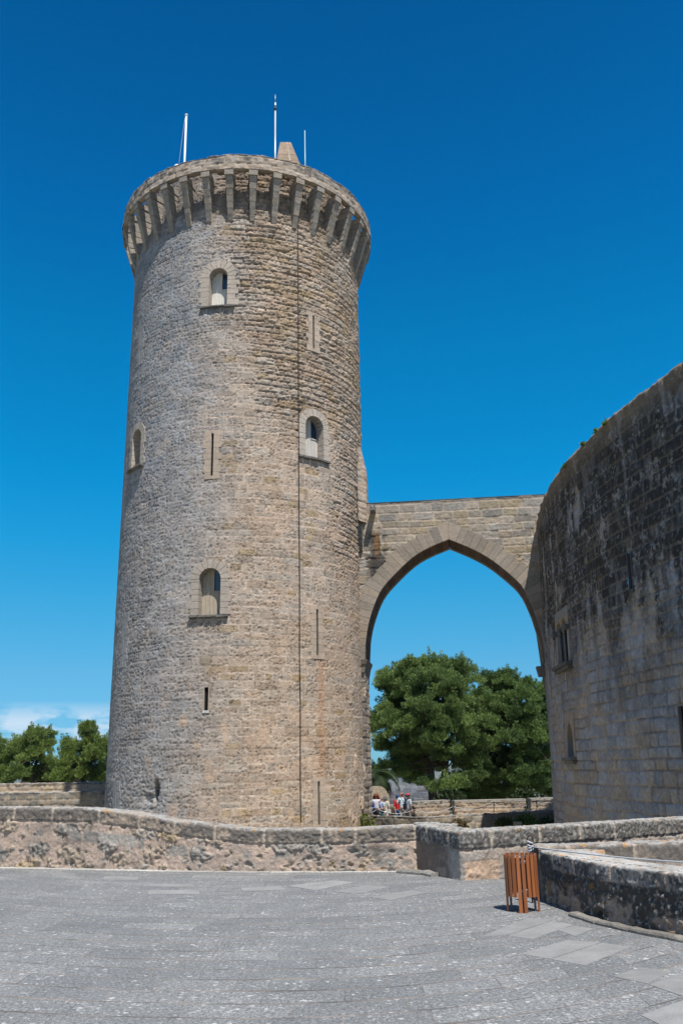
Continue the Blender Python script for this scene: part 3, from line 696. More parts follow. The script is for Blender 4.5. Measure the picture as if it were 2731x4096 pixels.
    disp += (zz > CTOP - .25) * (fbm(aa * 1.4, zz * 0, 101) - .5) * .14
    keep = np.ones((aa.shape[0] - 1, aa.shape[1] - 1), bool); ac = (aa[:-1, :-1] + aa[1:, 1:]) / 2; zc = (zz[:-1, :-1] + zz[1:, 1:]) / 2
    for (p0, p1, q0, q1) in (W1, W2):
        keep &= ~((ac > p0 - .05) & (ac < p1 + .05) & (zc > q0) & (zc < q1 - .15))
    for (c0, q0, q1, w) in SL: keep &= ~((np.abs(ac - c0) < w / 2 + .04) & (zc > q0) & (zc < q1))
    r2 = 9.0; bh = aa < 0; p = C_T + aa / np.where(bh, r2, CR); R = c_rad(np.minimum(zz, CTOP)) + of - np.where(bh, CR - r2, 0)
    ox = CC[0] + np.where(bh, (CR - r2) * cos(C_T), 0); oy = CC[1] + np.where(bh, (CR - r2) * sin(C_T), 0)
    X = np.stack([ox + R * np.cos(p), oy + R * np.sin(p), zz], -1)
    relief('castle_wall', X, disp, c, M['stone'], root, keep)
    rf = MB(); n = 80; pa = np.linspace(C_T, C_T + 36 / CR, n)
    rf.add([(CC[0] + (CR - 1.0) * cos(q), CC[1] + (CR - 1.0) * sin(q), CTOP) for q in pa] + [(CC[0] + (CR - 12) * cos(q), CC[1] + (CR - 12) * sin(q), CTOP) for q in pa],
           [[i, i + 1, n + i + 1, n + i] for i in range(n - 1)], (.35, .31, .26)); rf.build('roof_terrace', M['stone'], root)
    # twin-light gothic window with slim columns
    a0, a1, z0, zt = W1; w = a1 - a0; am = (a0 + a1) / 2; f = MB(); cg = (.31, .29, .265); dp = .4
    hw = w / 4 - .04; zs = zt - .45
    def blk(mb, x0, x1, q0, q1, d0, d1, c): mb.prism([cpos(x0, q0, d0), cpos(x1, q0, d0), cpos(x1, q1, d0), cpos(x0, q1, d0)], [cpos(x0, q0, d1), cpos(x1, q0, d1), cpos(x1, q1, d1), cpos(x0, q1, d1)], c)
    blk(f, a0 - .3, a0, z0, zs, -dp, .03, cg); blk(f, a1, a1 + .3, z0, zs, -dp, .03, cg)
    for cc in (a0 + w / 4, a1 - w / 4):             # two pointed heads cut in slabs
        m_ = 7
        for i in range(m_):
            for sg in (-1, 1):
                f0, f1 = i / m_, (i + 1) / m_; x0 = cc + sg * (w / 4) * (1 - f0 ** 1.7); x1 = cc + sg * (w / 4) * (1 - f1 ** 1.7)
                q0 = zs + .42 * f0; q1 = zs + .42 * f1; xe = cc + sg * (w / 4 + (.3 if (sg < 0) == (cc < am) else 0))
                pts = [(x0, q0), (xe, q0), (xe, q1 + .002), (x1, q1 + .002)]
                if sg < 0: pts = pts[::-1]
                f.prism([cpos(x, q, -dp) for x, q in pts], [cpos(x, q, .03) for x, q in pts], (.36, .28, .19) if i > 2 else cg)
    blk(f, a0 - .3, a1 + .3, zs + .42, zs + .8, -dp, .03, (.27, .265, .255))
    win = f.build('twin_window', M['fine'], root); tag(win, 'twin window with pointed heads and slim columns')
    for x in (a0 + .06, am, a1 - .06):
        cl = MB(); q = np.array(cpos(x, z0, -.12)); cl.tube([q, q + [0, 0, zs - z0 - .2]], .055, (.22, .21, .2), 8)
        cl.tube([q + [0, 0, zs - z0 - .2], q + [0, 0, zs - z0]], [.06, .1], (.2, .19, .18), 8); cl.build('column', M['fine'], win)
    for x in (a0 - .16, a1 + .16):
        cl = MB(); q = cpos(x, zs - .1, .06); cl.box(q, (.42, .3, .2), (.14, .135, .13), C_T + x / CR + pi / 2, .03); cl.build('impost', M['fine'], win)
    b = MB(); blk(b, a0 - .02, a1 + .02, z0, zs + .45, -dp + .05, -dp + .08, (0, 0, 0)); b.build('window_opening_shade', M['dark'], win)
    s = MB(); blk(s, a0 - .42, a1 + .42, z0 - .14, z0, -.1, .26, (.13, .13, .125)); blk(s, a0 - .32, a1 + .32, z0 - .28, z0 - .145, -.1, .16, (.16, .15, .14)); s.build('window_sill', M['stone'], win)
    # pointed lancet
    a0, a1, z0, zt = W2; w = a1 - a0; am = (a0 + a1) / 2; f = MB(); zs = zt - .75; cg = (.37, .30, .235)
    blk(f, a0 - .22, a0, z0, zs, -.4, .025, (.3, .29, .28)); blk(f, a1, a1 + .3, z0, zs, -.4, .025, cg)
    for i in range(8):
        for sg in (-1, 1):
            f0, f1 = i / 8, (i + 1) / 8; x0 = am + sg * w / 2 * (1 - f0 ** 2); x1 = am + sg * w / 2 * (1 - f1 ** 2); xe = am + sg * (w / 2 + .26)
            q0 = zs + .75 * f0; q1 = zs + .75 * f1; pts = [(x0, q0), (xe, q0), (xe, q1 + .002), (x1, q1 + .002)]
            if sg < 0: pts = pts[::-1]
            f.prism([cpos(x, q, -.4) for x, q in pts], [cpos(x, q, .025) for x, q in pts], cg)
    blk(f, a0 - .26, a1 + .26, zt, zt + .3, -.4, .025, cg)
    win = f.build('lancet_window', M['fine'], root); tag(win, 'single lancet window with pointed head and tan surround')
    b = MB(); blk(b, a0 - .02, a1 + .02, z0, zt, -.33, -.3, (.05, .05, .055)); b.build('window_pane', M['dark'], win)  # near-black pane stands in for shade inside the window
    s = MB(); blk(s, a0 - .3, a1 + .3, z0 - .12, z0, -.1, .24, (.17, .165, .155)); blk(s, a0 - .22, a1 + .22, z0 - .26, z0 - .125, -.1, .16, (.22, .19, .16)); s.build('window_sill', M['stone'], win)
    for i, (c0, q0, q1, w) in enumerate(SL):
        slit(root, cpos, c0, q0, q1, w, np.array([.10, .10, .105]) if i == 0 else np.array([.24, .22, .20]), 70 + i, deep=.5, frame=False)
    return root
CASTLE = build_castle()

# ------------------------------------------------------------------ the bridge with its pointed arch
B_AZ = radians(7.6); B0 = np.array([44.0 * sin(B_AZ), 44.0 * cos(B_AZ)]); BN = np.array([-sin(B_AZ), -cos(B_AZ)]); BE = np.array([cos(B_AZ), -sin(B_AZ)])
def bpx(u, v, off=0.0):
    d = ray(u, v); o = B0 + BN * off; t = (BN @ (o - EYE[:2])) / (BN @ d[:2]); p = EYE + d * t
    return float(BE @ (p[:2] - B0)), float(p[2])
def bpos(e, z, d=0.0):
    q = B0 + BE * e + BN * d; return (q[0], q[1], z)
def smooth_curve(pts, n=12):
    P = np.array(pts); out = []
    for i in range(len(P) - 1):
        p0 = P[max(i - 1, 0)]; p1 = P[i]; p2 = P[i + 1]; p3 = P[min(i + 2, len(P) - 1)]
        for t in np.linspace(0, 1, n, endpoint=False):
            out.append(.5 * (2 * p1 + (p2 - p0) * t + (2 * p0 - 5 * p1 + 4 * p2 - p3) * t * t + (3 * p1 - p0 - 3 * p2 + p3) * t**3))
    return np.array(out + [P[-1]])
def build_bridge():
    root = empty('arch_bridge', (*B0, -4.5), 'high stone bridge with one wide pointed arch joining tower and castle', 'bridge')
    L = smooth_curve([bpx(*q) for q in ((1459, 2640), (1463, 2560), (1480, 2470), (1520, 2367), (1580, 2295), (1653, 2227), (1722, 2187), (1795, 2157))])
    Rr = smooth_curve([bpx(*q) for q in ((1795, 2157), (1880, 2192), (1956, 2233), (2030, 2290), (2089, 2348), (2130, 2430), (2156, 2506), (2172, 2560), (2183, 2640))])
    intr = np.concatenate([L, Rr[1:]])
    etop0, ztop0 = bpx(1470, 2012); etop1, ztop1 = bpx(2160, 1977); TH = 2.3
    e = np.arange(-6.2, 6.6, .042); z = np.arange(5.2, max(ztop0, ztop1) + .05, .042); ee, zz = np.meshgrid(e, z)
    ztop = ztop0 + (ztop1 - ztop0) * (ee - etop0) / (etop1 - etop0)
    zz = 5.2 + (zz - 5.2) / (z[-1] - 5.2) * (ztop - 5.2)
    d, r = ashlar(ee, zz - (ztop - ztop0), 121, (.36, .50), (.5, 1.25), .03); j = sst(.042, .016, d)
    rough = (r[..., 0] > .6) * sst(2.0, 3.2, ztop - zz) + .25 * (r[..., 0] > .8)
    c = lerp(np.broadcast_to([.39, .33, .255], ee.shape + (3,)), (.31, .29, .26), np.clip(r[..., 2] * 1.2 - .2 + sst(1.8, .5, ztop - zz) * .35, 0, 1)) * (.8 + .35 * r[..., 3])[..., None]
    c = lerp(c, (.36, .285, .175), (r[..., 4] > .85) * .6); c = lerp(c, (.47, .385, .30), j * .8); c = c * (.86 + .28 * fbm(ee * 7, zz * 9, 128, 3))[..., None]; c = lerp(c, SOOT_SHADE * 3, sst(.25, .02, ztop - zz) * .3)
    se, sz = bpx(1497, 2140); run = sst(.75, .25, np.abs(ee - se - .12 + .3 * (fbm(ee, zz, 122) - .5))) * sst(sz - 4.0, sz - 2.8, zz) * sst(sz + .4, sz - .1, zz)
    c = lerp(c, SOOT_SHADE * 1.2, run * .95 * sst(.22, .48, fbm(ee * 4, zz * 3, 123))); c = lerp(c, (.30, .15, .05), run * sst(.18, .05, np.abs(ee - se - .1)) * sst(sz - 1.6, sz - .6, zz) * .7)
    disp = (r[..., 1] - .5) * .03 + rough * (fbm(ee * 4, zz * 9, 124) - .6) * .11 - j * .02 + (fbm(ee * 6, zz * 8, 125) - .5) * .03
    # cut the arch
    ec = (ee[:-1, :-1] + ee[1:, 1:]) / 2; zc = (zz[:-1, :-1] + zz[1:, 1:]) / 2
    top = np.interp(ec, intr[:, 0], intr[:, 1], left=-9, right=-9)
    keep = ~((zc < top + .18) & (ec > intr[0, 0] - .1) & (ec < intr[-1, 0] + .1))
    X = np.stack([B0[0] + BE[0] * ee, B0[1] + BE[1] * ee, zz], -1)
    relief('bridge_wall', X, disp, c, M['stone'], root, keep)
    # voussoirs
    ring = MB(); rg = random.Random(8)
    seg = np.concatenate([[0], np.cumsum(np.hypot(*np.diff(intr, axis=0).T))]); tot = seg[-1]; n = 46; ring_w = .84
    ia = int(np.argmax(intr[:, 1])); sap = seg[ia]
    marks = sorted(list(np.linspace(0, sap, n // 2 + 1)) + list(np.linspace(sap, tot, n // 2 + 1))[1:])
    def at(s):
        q = np.array([np.interp(s, seg, intr[:, 0]), np.interp(s, seg, intr[:, 1])]); ds = .05
        t = np.array([np.interp(min(s + ds, tot), seg, intr[:, 0]) - np.interp(max(s - ds, 0), seg, intr[:, 0]), np.interp(min(s + ds, tot), seg, intr[:, 1]) - np.interp(max(s - ds, 0), seg, intr[:, 1])]); t /= np.linalg.norm(t)
        return q, np.array([-t[1], t[0]])
    for i in range(len(marks) - 1):
        g = .006; s0, s1 = marks[i] + g, marks[i + 1] - g; (p0, n0), (p1, n1) = at(s0 + (.06 if abs(s0 - sap) < .02 else 0)), at(s1 - (.06 if abs(s1 - sap) < .02 else 0))
        p0 = np.array([np.interp(s0, seg, intr[:, 0]), np.interp(s0, seg, intr[:, 1])]); p1 = np.array([np.interp(s1, seg, intr[:, 0]), np.interp(s1, seg, intr[:, 1])])
        w = ring_w * (1 + rg.uniform(-.12, .10)) * (.8 if p0[1] < 7.5 else 1); q0, q1 = p0 + n0 * w, p1 + n1 * w
        if abs(s0 - sap) < .02: q0 = np.array([p0[0] + .003, p0[1] + w * 1.12])
        if abs(s1 - sap) < .02: q1 = np.array([p1[0] - .003, p1[1] + w * 1.12])
        c = lerp(np.array([.36, .30, .235]), np.array([.31, .275, .235]), rg.random()) * rg.uniform(.80, 1.10)
        dd = .03 + rg.uniform(0, .012); pts = [p0, q0, q1, p1]
        ring.prism([bpos(*q, -.14) for q in pts][::-1], [bpos(*q, dd) for q in pts][::-1], tuple(float(x) for x in c))
        # soffit stones behind, brown and a little higher
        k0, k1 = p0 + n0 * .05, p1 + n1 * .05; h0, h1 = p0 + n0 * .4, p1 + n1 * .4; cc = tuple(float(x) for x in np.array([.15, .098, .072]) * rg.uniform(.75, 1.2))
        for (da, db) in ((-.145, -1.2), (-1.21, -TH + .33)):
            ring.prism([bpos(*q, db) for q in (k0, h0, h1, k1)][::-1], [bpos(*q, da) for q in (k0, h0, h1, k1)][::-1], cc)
        ring.prism([bpos(*q, -TH - .02) for q in pts][::-1], [bpos(*q, -TH + .32) for q in pts][::-1], tuple(float(x) for x in c))
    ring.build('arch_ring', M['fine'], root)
    # rear face and the walk on top, parapets front and back
    bk = MB(); k = 60; es = np.linspace(-6.2, 6.6, k); tp = np.interp(es, intr[:, 0], intr[:, 1], left=5.2, right=5.2)
    zt_ = ztop0 + (ztop1 - ztop0) * (es - etop0) / (etop1 - etop0)
    bk.add([bpos(es[i], tp[i] + .2, -TH) for i in range(k)] + [bpos(es[i], zt_[i] - .02, -TH) for i in range(k)], [[i, k + i, k + i + 1, i + 1] for i in range(k - 1)], (.3, .27, .22))
    bk.add([bpos(es[i], zt_[i] - .01, .02) for i in range(k)] + [bpos(es[i], zt_[i] - .01, -.42) for i in range(k)] + [bpos(es[i], zt_[i] - 1.0, -.42) for i in range(k)] + [bpos(es[i], zt_[i] - 1.0, -TH + .42) for i in range(k)] + [bpos(es[i], zt_[i] - .02, -TH + .42) for i in range(k)] + [bpos(es[i], zt_[i] - .02, -TH) for i in range(k)],
           [[r_ * k + i, r_ * k + i + 1, (r_ + 1) * k + i + 1, (r_ + 1) * k + i] for r_ in range(5) for i in range(k - 1)], (.28, .26, .22))
    bk.build('bridge_walkway', M['stone'], root)
    # spout that throws a long shadow down the face
    e0, z0 = bpx(1493, 2040); sp = MB(); w = .13
    for (x0, x1, q0, q1) in ((-w, w, -.17, -.09), (-w, -w + .06, -.09, .12), (w - .06, w, -.09, .12)):
        sp.prism([bpos(e0 + x0, z0 + q0, -.2), bpos(e0 + x1, z0 + q0, -.2), bpos(e0 + x1, z0 + q1, -.2), bpos(e0 + x0, z0 + q1, -.2)],
                 [bpos(e0 + x0, z0 + q0 - .05, .75), bpos(e0 + x1, z0 + q0 - .05, .75), bpos(e0 + x1, z0 + q1 - .05, .75), bpos(e0 + x0, z0 + q1 - .05, .75)], (.2, .19, .18))
    sp.build('spout', M['fine'], root)
    # left pier under the arch: front and flank in relief
    ep0, zi = bpx(1452, 2700); ep1, _ = bpx(1474, 3200); ep = (ep0 + ep1) / 2
    path = [bpos(-9.2, 0, -.02)[:2], bpos(ep - .04, 0, -.02)[:2], bpos(ep, 0, -.06)[:2], bpos(ep, 0, -TH)[:2]]
    wall_path('pier', path, -4.5, zi + .9, 131, root, M['stone'], stain=True)
    im = MB(); e1, q1 = bpx(1456, 2640)
    for (h0, h1, o) in ((-.62, -.22, .0), (-.22, .0, .10)):
        im.prism([bpos(e1 - .6, q1 + h0, .10 + o), bpos(e1 + .02 + o, q1 + h0, .10 + o), bpos(e1 + .02 + o, q1 + h0, -TH - .05), bpos(e1 - .6, q1 + h0, -TH - .05)],
                 [bpos(e1 - .6, q1 + h1, .16 + o), bpos(e1 + .10 + o, q1 + h1, .16 + o), bpos(e1 + .10 + o, q1 + h1, -TH - .05), bpos(e1 - .6, q1 + h1, -TH - .05)], (.25, .22, .19))
    im.build('impost', M['fine'], root)
    im = MB(); e1, q1 = bpx(2168, 2650)
    im.prism([bpos(e1 - .06, q1 - .5, -1.6), bpos(e1 + 1.2, q1 - .5, -1.6), bpos(e1 + 1.2, q1 - .5, -TH), bpos(e1 - .06, q1 - .5, -TH)],
             [bpos(e1 - .16, q1, -1.6), bpos(e1 + 1.2, q1, -1.6), bpos(e1 + 1.2, q1, -TH), bpos(e1 - .16, q1, -TH)], (.2, .18, .17)); im.build('impost', M['fine'], root)
    rp = MB(); er = intr[-1, 0] + .05; rp.prism([bpos(er, -4.5, -.1), bpos(er + 3, -4.5, -.1), bpos(er + 3, -4.5, -TH), bpos(er, -4.5, -TH)], [bpos(er, 7.2, -.1), bpos(er + 3, 7.2, -.1), bpos(er + 3, 7.2, -TH), bpos(er, 7.2, -TH)], (.3, .26, .21))
    rp.build('pier', M['stone'], root)
    # tapering bracket at the corner with the tower
    bl, zb = bpx(1412, 2105); br, zb2 = bpx(1452, 2115); _, zb3 = bpx(1435, 2210); bm_ = MB(); n = 4
    for i in range(n):
        t0, t1 = i / n, (i + 1) / n; q0 = zb2 + (zb3 - zb2) * t0; q1 = zb2 + (zb3 - zb2) * t1 + .015; o0 = .55 * (1 - t0) + .12; o1 = .55 * (1 - t1) + .12
        x0, x1 = bl + (br - bl) * .5 * t1 + .05, br - (br - bl) * .1 * t1
        bm_.prism([bpos(x0, q1, -.4), bpos(x1, q1, -.4), bpos(x1, q1, o1), bpos(x0, q1, o1)], [bpos(x0, q0, -.4), bpos(x1, q0, -.4), bpos(x1, q0, o0), bpos(x0, q0, o0)], (.21, .21, .205))
    bm_.build('bracket', M['fine'], root)
    # swelling of masonry above the walkway, on the tower flank
    ang = atan2((B0 + BE * -4 - TC)[1], (B0 + BE * -4 - TC)[0]); zt1 = bpx(1430, 1770)[1]; zt2 = bpx(1462, 1875)[1]; zt0 = bpx(1462, 2020)[1]
    sw = []; ss = np.arange(-1.5, 1.5, .05); zq = np.arange(zt0 - 1.0, zt1 + .1, .05)
    SSS, ZQ = np.meshgrid(ss, zq); bul = sst(zt1 + .3, zt2 - .4, ZQ) * .34 * sst(1.5, .7, np.abs(SSS)) - .06
    ph = -.05 + SSS / TR; X = np.stack([TC[0] + (TR + bul) * np.cos(ph), TC[1] + (TR + bul) * np.sin(ph), ZQ], -1)
    d, r = ashlar(SSS, ZQ, 141, (.27, .4), (.3, .7), .03); j = sst(.045, .02, d)
    c = lerp(np.broadcast_to(TAN, SSS.shape + (3,)), GREY, r[..., 2]) * (.8 + .3 * r[..., 3])[..., None]
    relief('stair_casing', X, (fbm(SSS * 3, ZQ * 8, 142) - .5) * .06 - j * .015, c, M['stone'], root)
    return root


def path_points(path, ds):
    P = np.array(path, float); out = []; sv = []; s = 0
    for i in range(len(P) - 1):
        L = np.linalg.norm(P[i + 1] - P[i]); n = max(int(L / ds), 1)
        for t in np.arange(n) / n: out.append(P[i] * (1 - t) + P[i + 1] * t); sv.append(s + t * L)
        s += L
    out.append(P[-1]); sv.append(s); return np.array(out), np.array(sv)
def wall_path(name, path, z0, z1, seed, parent, mat, res=.05, stain=False, hc=(.28, .4), wc=(.35, .8), pal=None, top=None, keepf=None, rough=1.0, cap=None, dark=0.0):
    """an upright wall along a path, faces in relief, optionally with a flat top running back"""
    P, s = path_points(path, res); z = np.arange(z0, z1 + res * .5, res)
    prof = [(0, q) for q in z]
    if top: prof += [(t, z1 + .01) for t in np.linspace(.05, top, max(int(top / .15), 3))]
    prof = np.array(prof); T = np.gradient(P, axis=0); T /= np.linalg.norm(T, axis=1, keepdims=True); Nn = np.stack([T[:, 1], -T[:, 0]], 1)
    X = np.zeros((len(prof), len(s), 3))
    for i, (o, q) in enumerate(prof): X[i, :, :2] = P - Nn * o; X[i, :, 2] = q
    cum = np.concatenate([[0], np.cumsum(np.hypot(*np.diff(prof, axis=0).T))]) + z0
    SS, TT = np.meshgrid(s, cum); ZZ = np.repeat(prof[:, 1][:, None], len(s), 1)
    d, r = ashlar(SS, TT, seed, hc, wc, .03); j = sst(.045, .018, d)
    A_, B_ = pal if pal else (TAN * .9, GREY * .95)
    c = lerp(np.broadcast_to(A_, SS.shape + (3,)), B_, np.clip(r[..., 2] * 1.3 - .15 + .8 * (fbm(SS, TT, seed + 1) - .5), 0, 1)) * (.76 + .4 * r[..., 3])[..., None]
    c = lerp(c, (.42, .335, .265), j * .6)
    if dark: c = lerp(c, SOOT_SHADE * 1.8, dark * sst(.35, .65, fbm(SS * 1.5, TT * 1.5, seed + 5)))
    if stain: c = lerp(c, SOOT_SHADE * 2.2, .6 * sst(.35, .6, fbm(SS * 2, TT * .7, seed + 3)) * sst(.9, .5, np.abs(SS - (s[-1] - 2.6))) + .12)
    if cap is not None:
        k = sst(z1 - cap - .03, z1 - cap + .03, ZZ); c = lerp(c, SOOT_SHADE * 2.4, k * sst(.3, .6, fbm(SS * 3, TT * 3, seed + 4)) * .8); c = lerp(c, LICH * .8, (ZZ > z1 - .05) * sst(.45, .6, fbm(SS * 4, TT * 4, seed + 6)) * .6)
    disp = (r[..., 1] - .5) * .04 * rough + (fbm(SS * 4, TT * 6, seed + 2) - .5) * .09 * rough * (.3 + r[..., 0]) - j * .03
    return relief(name, X, disp, c, mat, parent)
BRIDGE = build_bridge()

# ------------------------------------------------------------------ ground
def sheet(name, pts, z, mat, col=(.4, .4, .4), kind='structure', parent=None):
    mb = MB(); mb.add([(p[0], p[1], z) for p in pts], [list(range(len(pts)))], col); o = mb.build(name, mat, parent)
    if kind: tag(o, kind=kind)
    return o
def pavement_mat():
    mt, N, p = new_mat('old_paving'); tc = N.n('ShaderNodeTexCoord'); ob = tc.outputs['Object']
    sp = N.n('ShaderNodeSeparateXYZ'); N.l(ob, sp.inputs[0])
    nw = N.noise(ob, .9, 3, .5)
    x1 = N.math('ADD', sp.outputs[0], .5); x2 = N.math('MULTIPLY', x1, x1)
    k = N.math('ADD', N.math('MULTIPLY', N.math('GREATER_THAN', x1, 0.0), .055), .065)
    v = N.math('SUBTRACT', sp.outputs[1], N.math('MULTIPLY', x2, k)); v = N.math('ADD', v, N.math('MULTIPLY', nw, .09))
    cmb = N.n('ShaderNodeCombineXYZ'); N.l(N.math('ADD', sp.outputs[0], N.math('MULTIPLY', nw, .1)), cmb.inputs[0]); N.l(v, cmb.inputs[1])
    br = N.n('ShaderNodeTexBrick', offset=.43, offset_frequency=2, squash=1.35, squash_frequency=3)
    for a, b in (('Scale', 1.0), ('Mortar Size', .009), ('Mortar Smooth', .35), ('Bias', 0.0), ('Brick Width', .68), ('Row Height', .42)): br.inputs[a].default_value = b
    br.inputs['Color1'].default_value = (0, 0, 0, 1); br.inputs['Color2'].default_value = (1, 1, 1, 1); br.inputs['Mortar'].default_value = (.5, .5, .5, 1)
    N.l(cmb.outputs[0], br.inputs['Vector']); rnd = br.outputs['Color']; mort = br.outputs['Fac']
    n1 = N.noise(ob, 70, 4, .75); n2 = N.noise(ob, 14, 5, .7); n3 = N.noise(ob, .7, 4, .6); n4 = N.noise(ob, 30, 4, .7)
    c = N.ramp(rnd, [(0.0, (.166, .175, .180)), (.5, (.186, .194, .197)), (1.0, (.206, .212, .213))])
    c = N.mix(1.0, c, N.ramp(n1, [(.28, .5), (.5, .95), (.72, 1.5)]), 'MULTIPLY')
    c = N.mix(1.0, c, N.ramp(n4, [(.3, .5), (.7, 1.5)]), 'MULTIPLY')
    c = N.mix(1.0, c, N.ramp(n2, [(.3, .84), (.7, 1.16)]), 'MULTIPLY'); c = N.mix(1.0, c, N.ramp(n3, [(.3, .9), (.7, 1.12)]), 'MULTIPLY')
    # white flecks of lichen, dense here and thin there
    wv = N.n('ShaderNodeTexNoise'); wv.inputs['Scale'].default_value = 40; N.l(ob, wv.inputs['Vector'])
    sc = N.n('ShaderNodeVectorMath', operation='SCALE'); N.l(wv.outputs['Color'], sc.inputs[0]); sc.inputs['Scale'].default_value = .05
    dist = N.n('ShaderNodeVectorMath', operation='ADD'); N.l(ob, dist.inputs[0]); N.l(sc.outputs[0], dist.inputs[1])
    dens = N.math('MULTIPLY', N.math('ADD', N.math('SUBTRACT', N.noise(ob, 1.7, 3, .6), .5), N.math('MULTIPLY', N.math('SUBTRACT', rnd, .5), .28)), .9)
    for scale, cut, amp, colr in ((17, .60, 1.2, (.55, .555, .545)), (34, .52, 1.0, (.46, .47, .465)), (62, .40, .85, (.44, .44, .435))):
        fl = N.n('ShaderNodeTexVoronoi', feature='F1'); fl.inputs['Scale'].default_value = scale; N.l(dist.outputs[0], fl.inputs['Vector'])
        rv = N.n('ShaderNodeSeparateColor'); N.l(fl.outputs['Color'], rv.inputs[0])
        size = N.math('ADD', N.math('MULTIPLY', N.math('SUBTRACT', rv.outputs[0], cut), amp), N.math('MULTIPLY', dens, .55))
        edge = N.ramp(N.math('SUBTRACT', size, fl.outputs['Distance']), [(0.0, 0.0), (.10, 1.0)])
        c = N.mix(N.math('MULTIPLY', edge, N.ramp(rv.outputs[1], [(0, .15), (1, .85)])), c, colr)
    dk = N.n('ShaderNodeTexVoronoi', feature='F1'); dk.inputs['Scale'].default_value = 28; N.l(dist.outputs[0], dk.inputs['Vector'])
    c = N.mix(N.math('MULTIPLY', N.math('LESS_THAN', dk.outputs['Distance'], .30), .5), c, (.075, .085, .09))
    fr = N.math('SUBTRACT', N.math('FRACT', N.math('ADD', N.math('DIVIDE', v, .42), .5)), .5); fr = N.math('ABSOLUTE', fr)
    jn = N.noise(ob, .8, 3, .55); wdt = N.math('ADD', .020, N.math('MULTIPLY', N.math('SUBTRACT', jn, .40), .13))
    row = N.math('LESS_THAN', fr, wdt); mort = N.math('MAXIMUM', N.math('MULTIPLY', mort, .5), row)
    c = N.mix(N.math('MULTIPLY', mort, .8), c, N.ramp(N.noise(ob, 2.1, 4, .6), [(.42, (.085, .075, .068)), (.60, (.27, .225, .185))]))
    N.l(c, p.inputs['Base Color']); p.inputs['Roughness'].default_value = .88; p.inputs['Specular IOR Level'].default_value = .25
    h = N.math('ADD', N.math('MULTIPLY', n4, .6), N.math('MULTIPLY', n2, .5)); h = N.math('SUBTRACT', h, N.math('MULTIPLY', mort, .8))
    b = N.n('ShaderNodeBump'); b.inputs['Strength'].default_value = .55; b.inputs['Distance'].default_value = .012; N.l(h, b.inputs['Height']); N.l(b.outputs[0], p.inputs['Normal'])
    return mt
def slab_mat():
    mt, N, p = new_mat('smooth_slab'); tc = N.n('ShaderNodeTexCoord'); ob = tc.outputs['Object']
    at = N.n('ShaderNodeAttribute', attribute_name='Col'); n1 = N.noise(ob, 3.5, 5, .65); n2 = N.noise(ob, 70, 4, .7)
    c = N.mix(1.0, at.outputs['Color'], N.ramp(n1, [(.3, .82), (.7, 1.14)]), 'MULTIPLY'); c = N.mix(1.0, c, N.ramp(n2, [(.3, .84), (.7, 1.14)]), 'MULTIPLY')
    v = N.voro(ob, 9); c = N.mix(N.math('MULTIPLY', N.math('LESS_THAN', v, .06), .5), c, (.45, .44, .42))
    N.l(c, p.inputs['Base Color']); p.inputs['Roughness'].default_value = .85
    b = N.n('ShaderNodeBump'); b.inputs['Strength'].default_value = .3; b.inputs['Distance'].default_value = .006; N.l(n2, b.inputs['Height']); N.l(b.outputs[0], p.inputs['Normal'])
    return mt
M['pave'] = pavement_mat(); M['slab'] = slab_mat()
WL = [at_z(*q)[:2] for q in ((-420, 3462), (0, 3473), (330, 3479), (700, 3487), (1000, 3491), (1350, 3491), (1672, 3488))]
CORN = at_z(1850, 3524)[:2]; INNER = WL[-1]
NRW = [at_z(*q)[:2] for q in ((2170, 3604), (2400, 3688), (2731, 3758))]
PAVE = sheet('pavement', [(-40, -25), (40, -25), (40, 15.2), (CORN[0] + .2, 15.75), (1.6, 17.4), (-1.8, 17.9), (-8.5, 19.9), (-40, 26)], 0.0, M['pave'])
rg = random.Random(3)
for poly in ([(1922, 3746), (2112, 3671), (2203, 3682), (2023, 3741)], [(2029, 3742), (2210, 3684), (2292, 3699), (2128, 3756)], [(2222, 3718), (2302, 3704), (2372, 3716), (2298, 3745)],
             [(2080, 3815), (2268, 3760), (2402, 3770), (2196, 3836)], [(2205, 3838), (2408, 3772), (2520, 3789), (2337, 3862)], [(2448, 3906), (2560, 3871), (2690, 3886), (2588, 3936)],
             [(2596, 3940), (2700, 3900), (2770, 3908), (2740, 3990)], [(2560, 4062), (2745, 3998), (2860, 4040), (2700, 4130)],
             [(1331, 3566), (1470, 3540), (1560, 3548), (1420, 3578)], [(1480, 3590), (1640, 3562), (1700, 3572), (1560, 3602)],
             [(1150, 3545), (1330, 3522), (1420, 3530), (1260, 3562)], [(600, 3536), (772, 3537), (776, 3548), (592, 3548)], [(598, 3561), (796, 3562), (800, 3577), (590, 3577)], [(420, 3506), (556, 3508), (550, 3521), (410, 3520)], [(962, 3553), (1120, 3546), (1150, 3560), (970, 3566)]):
    w = [at_z(u, v)[:2] for u, v in poly]; t = rg.uniform(.90, 1.06); mb = MB(); c = (.25 * t, .252 * t, .248 * t)
    ce = np.mean(w, 0); up = [tuple(ce + (q - ce) * .995) for q in w]
    mb.prism([(q[0], q[1], -.02) for q in w], [(q[0], q[1], .0015 + .0004 * len(PAVE.children)) for q in w], c)
    mb.build('paving_slab', M['slab'], PAVE)
sheet('moat_floor', [(-70, 15), (70, 15), (70, 80), (-70, 80)], -4.5, M['far'], (.26, .24, .17))


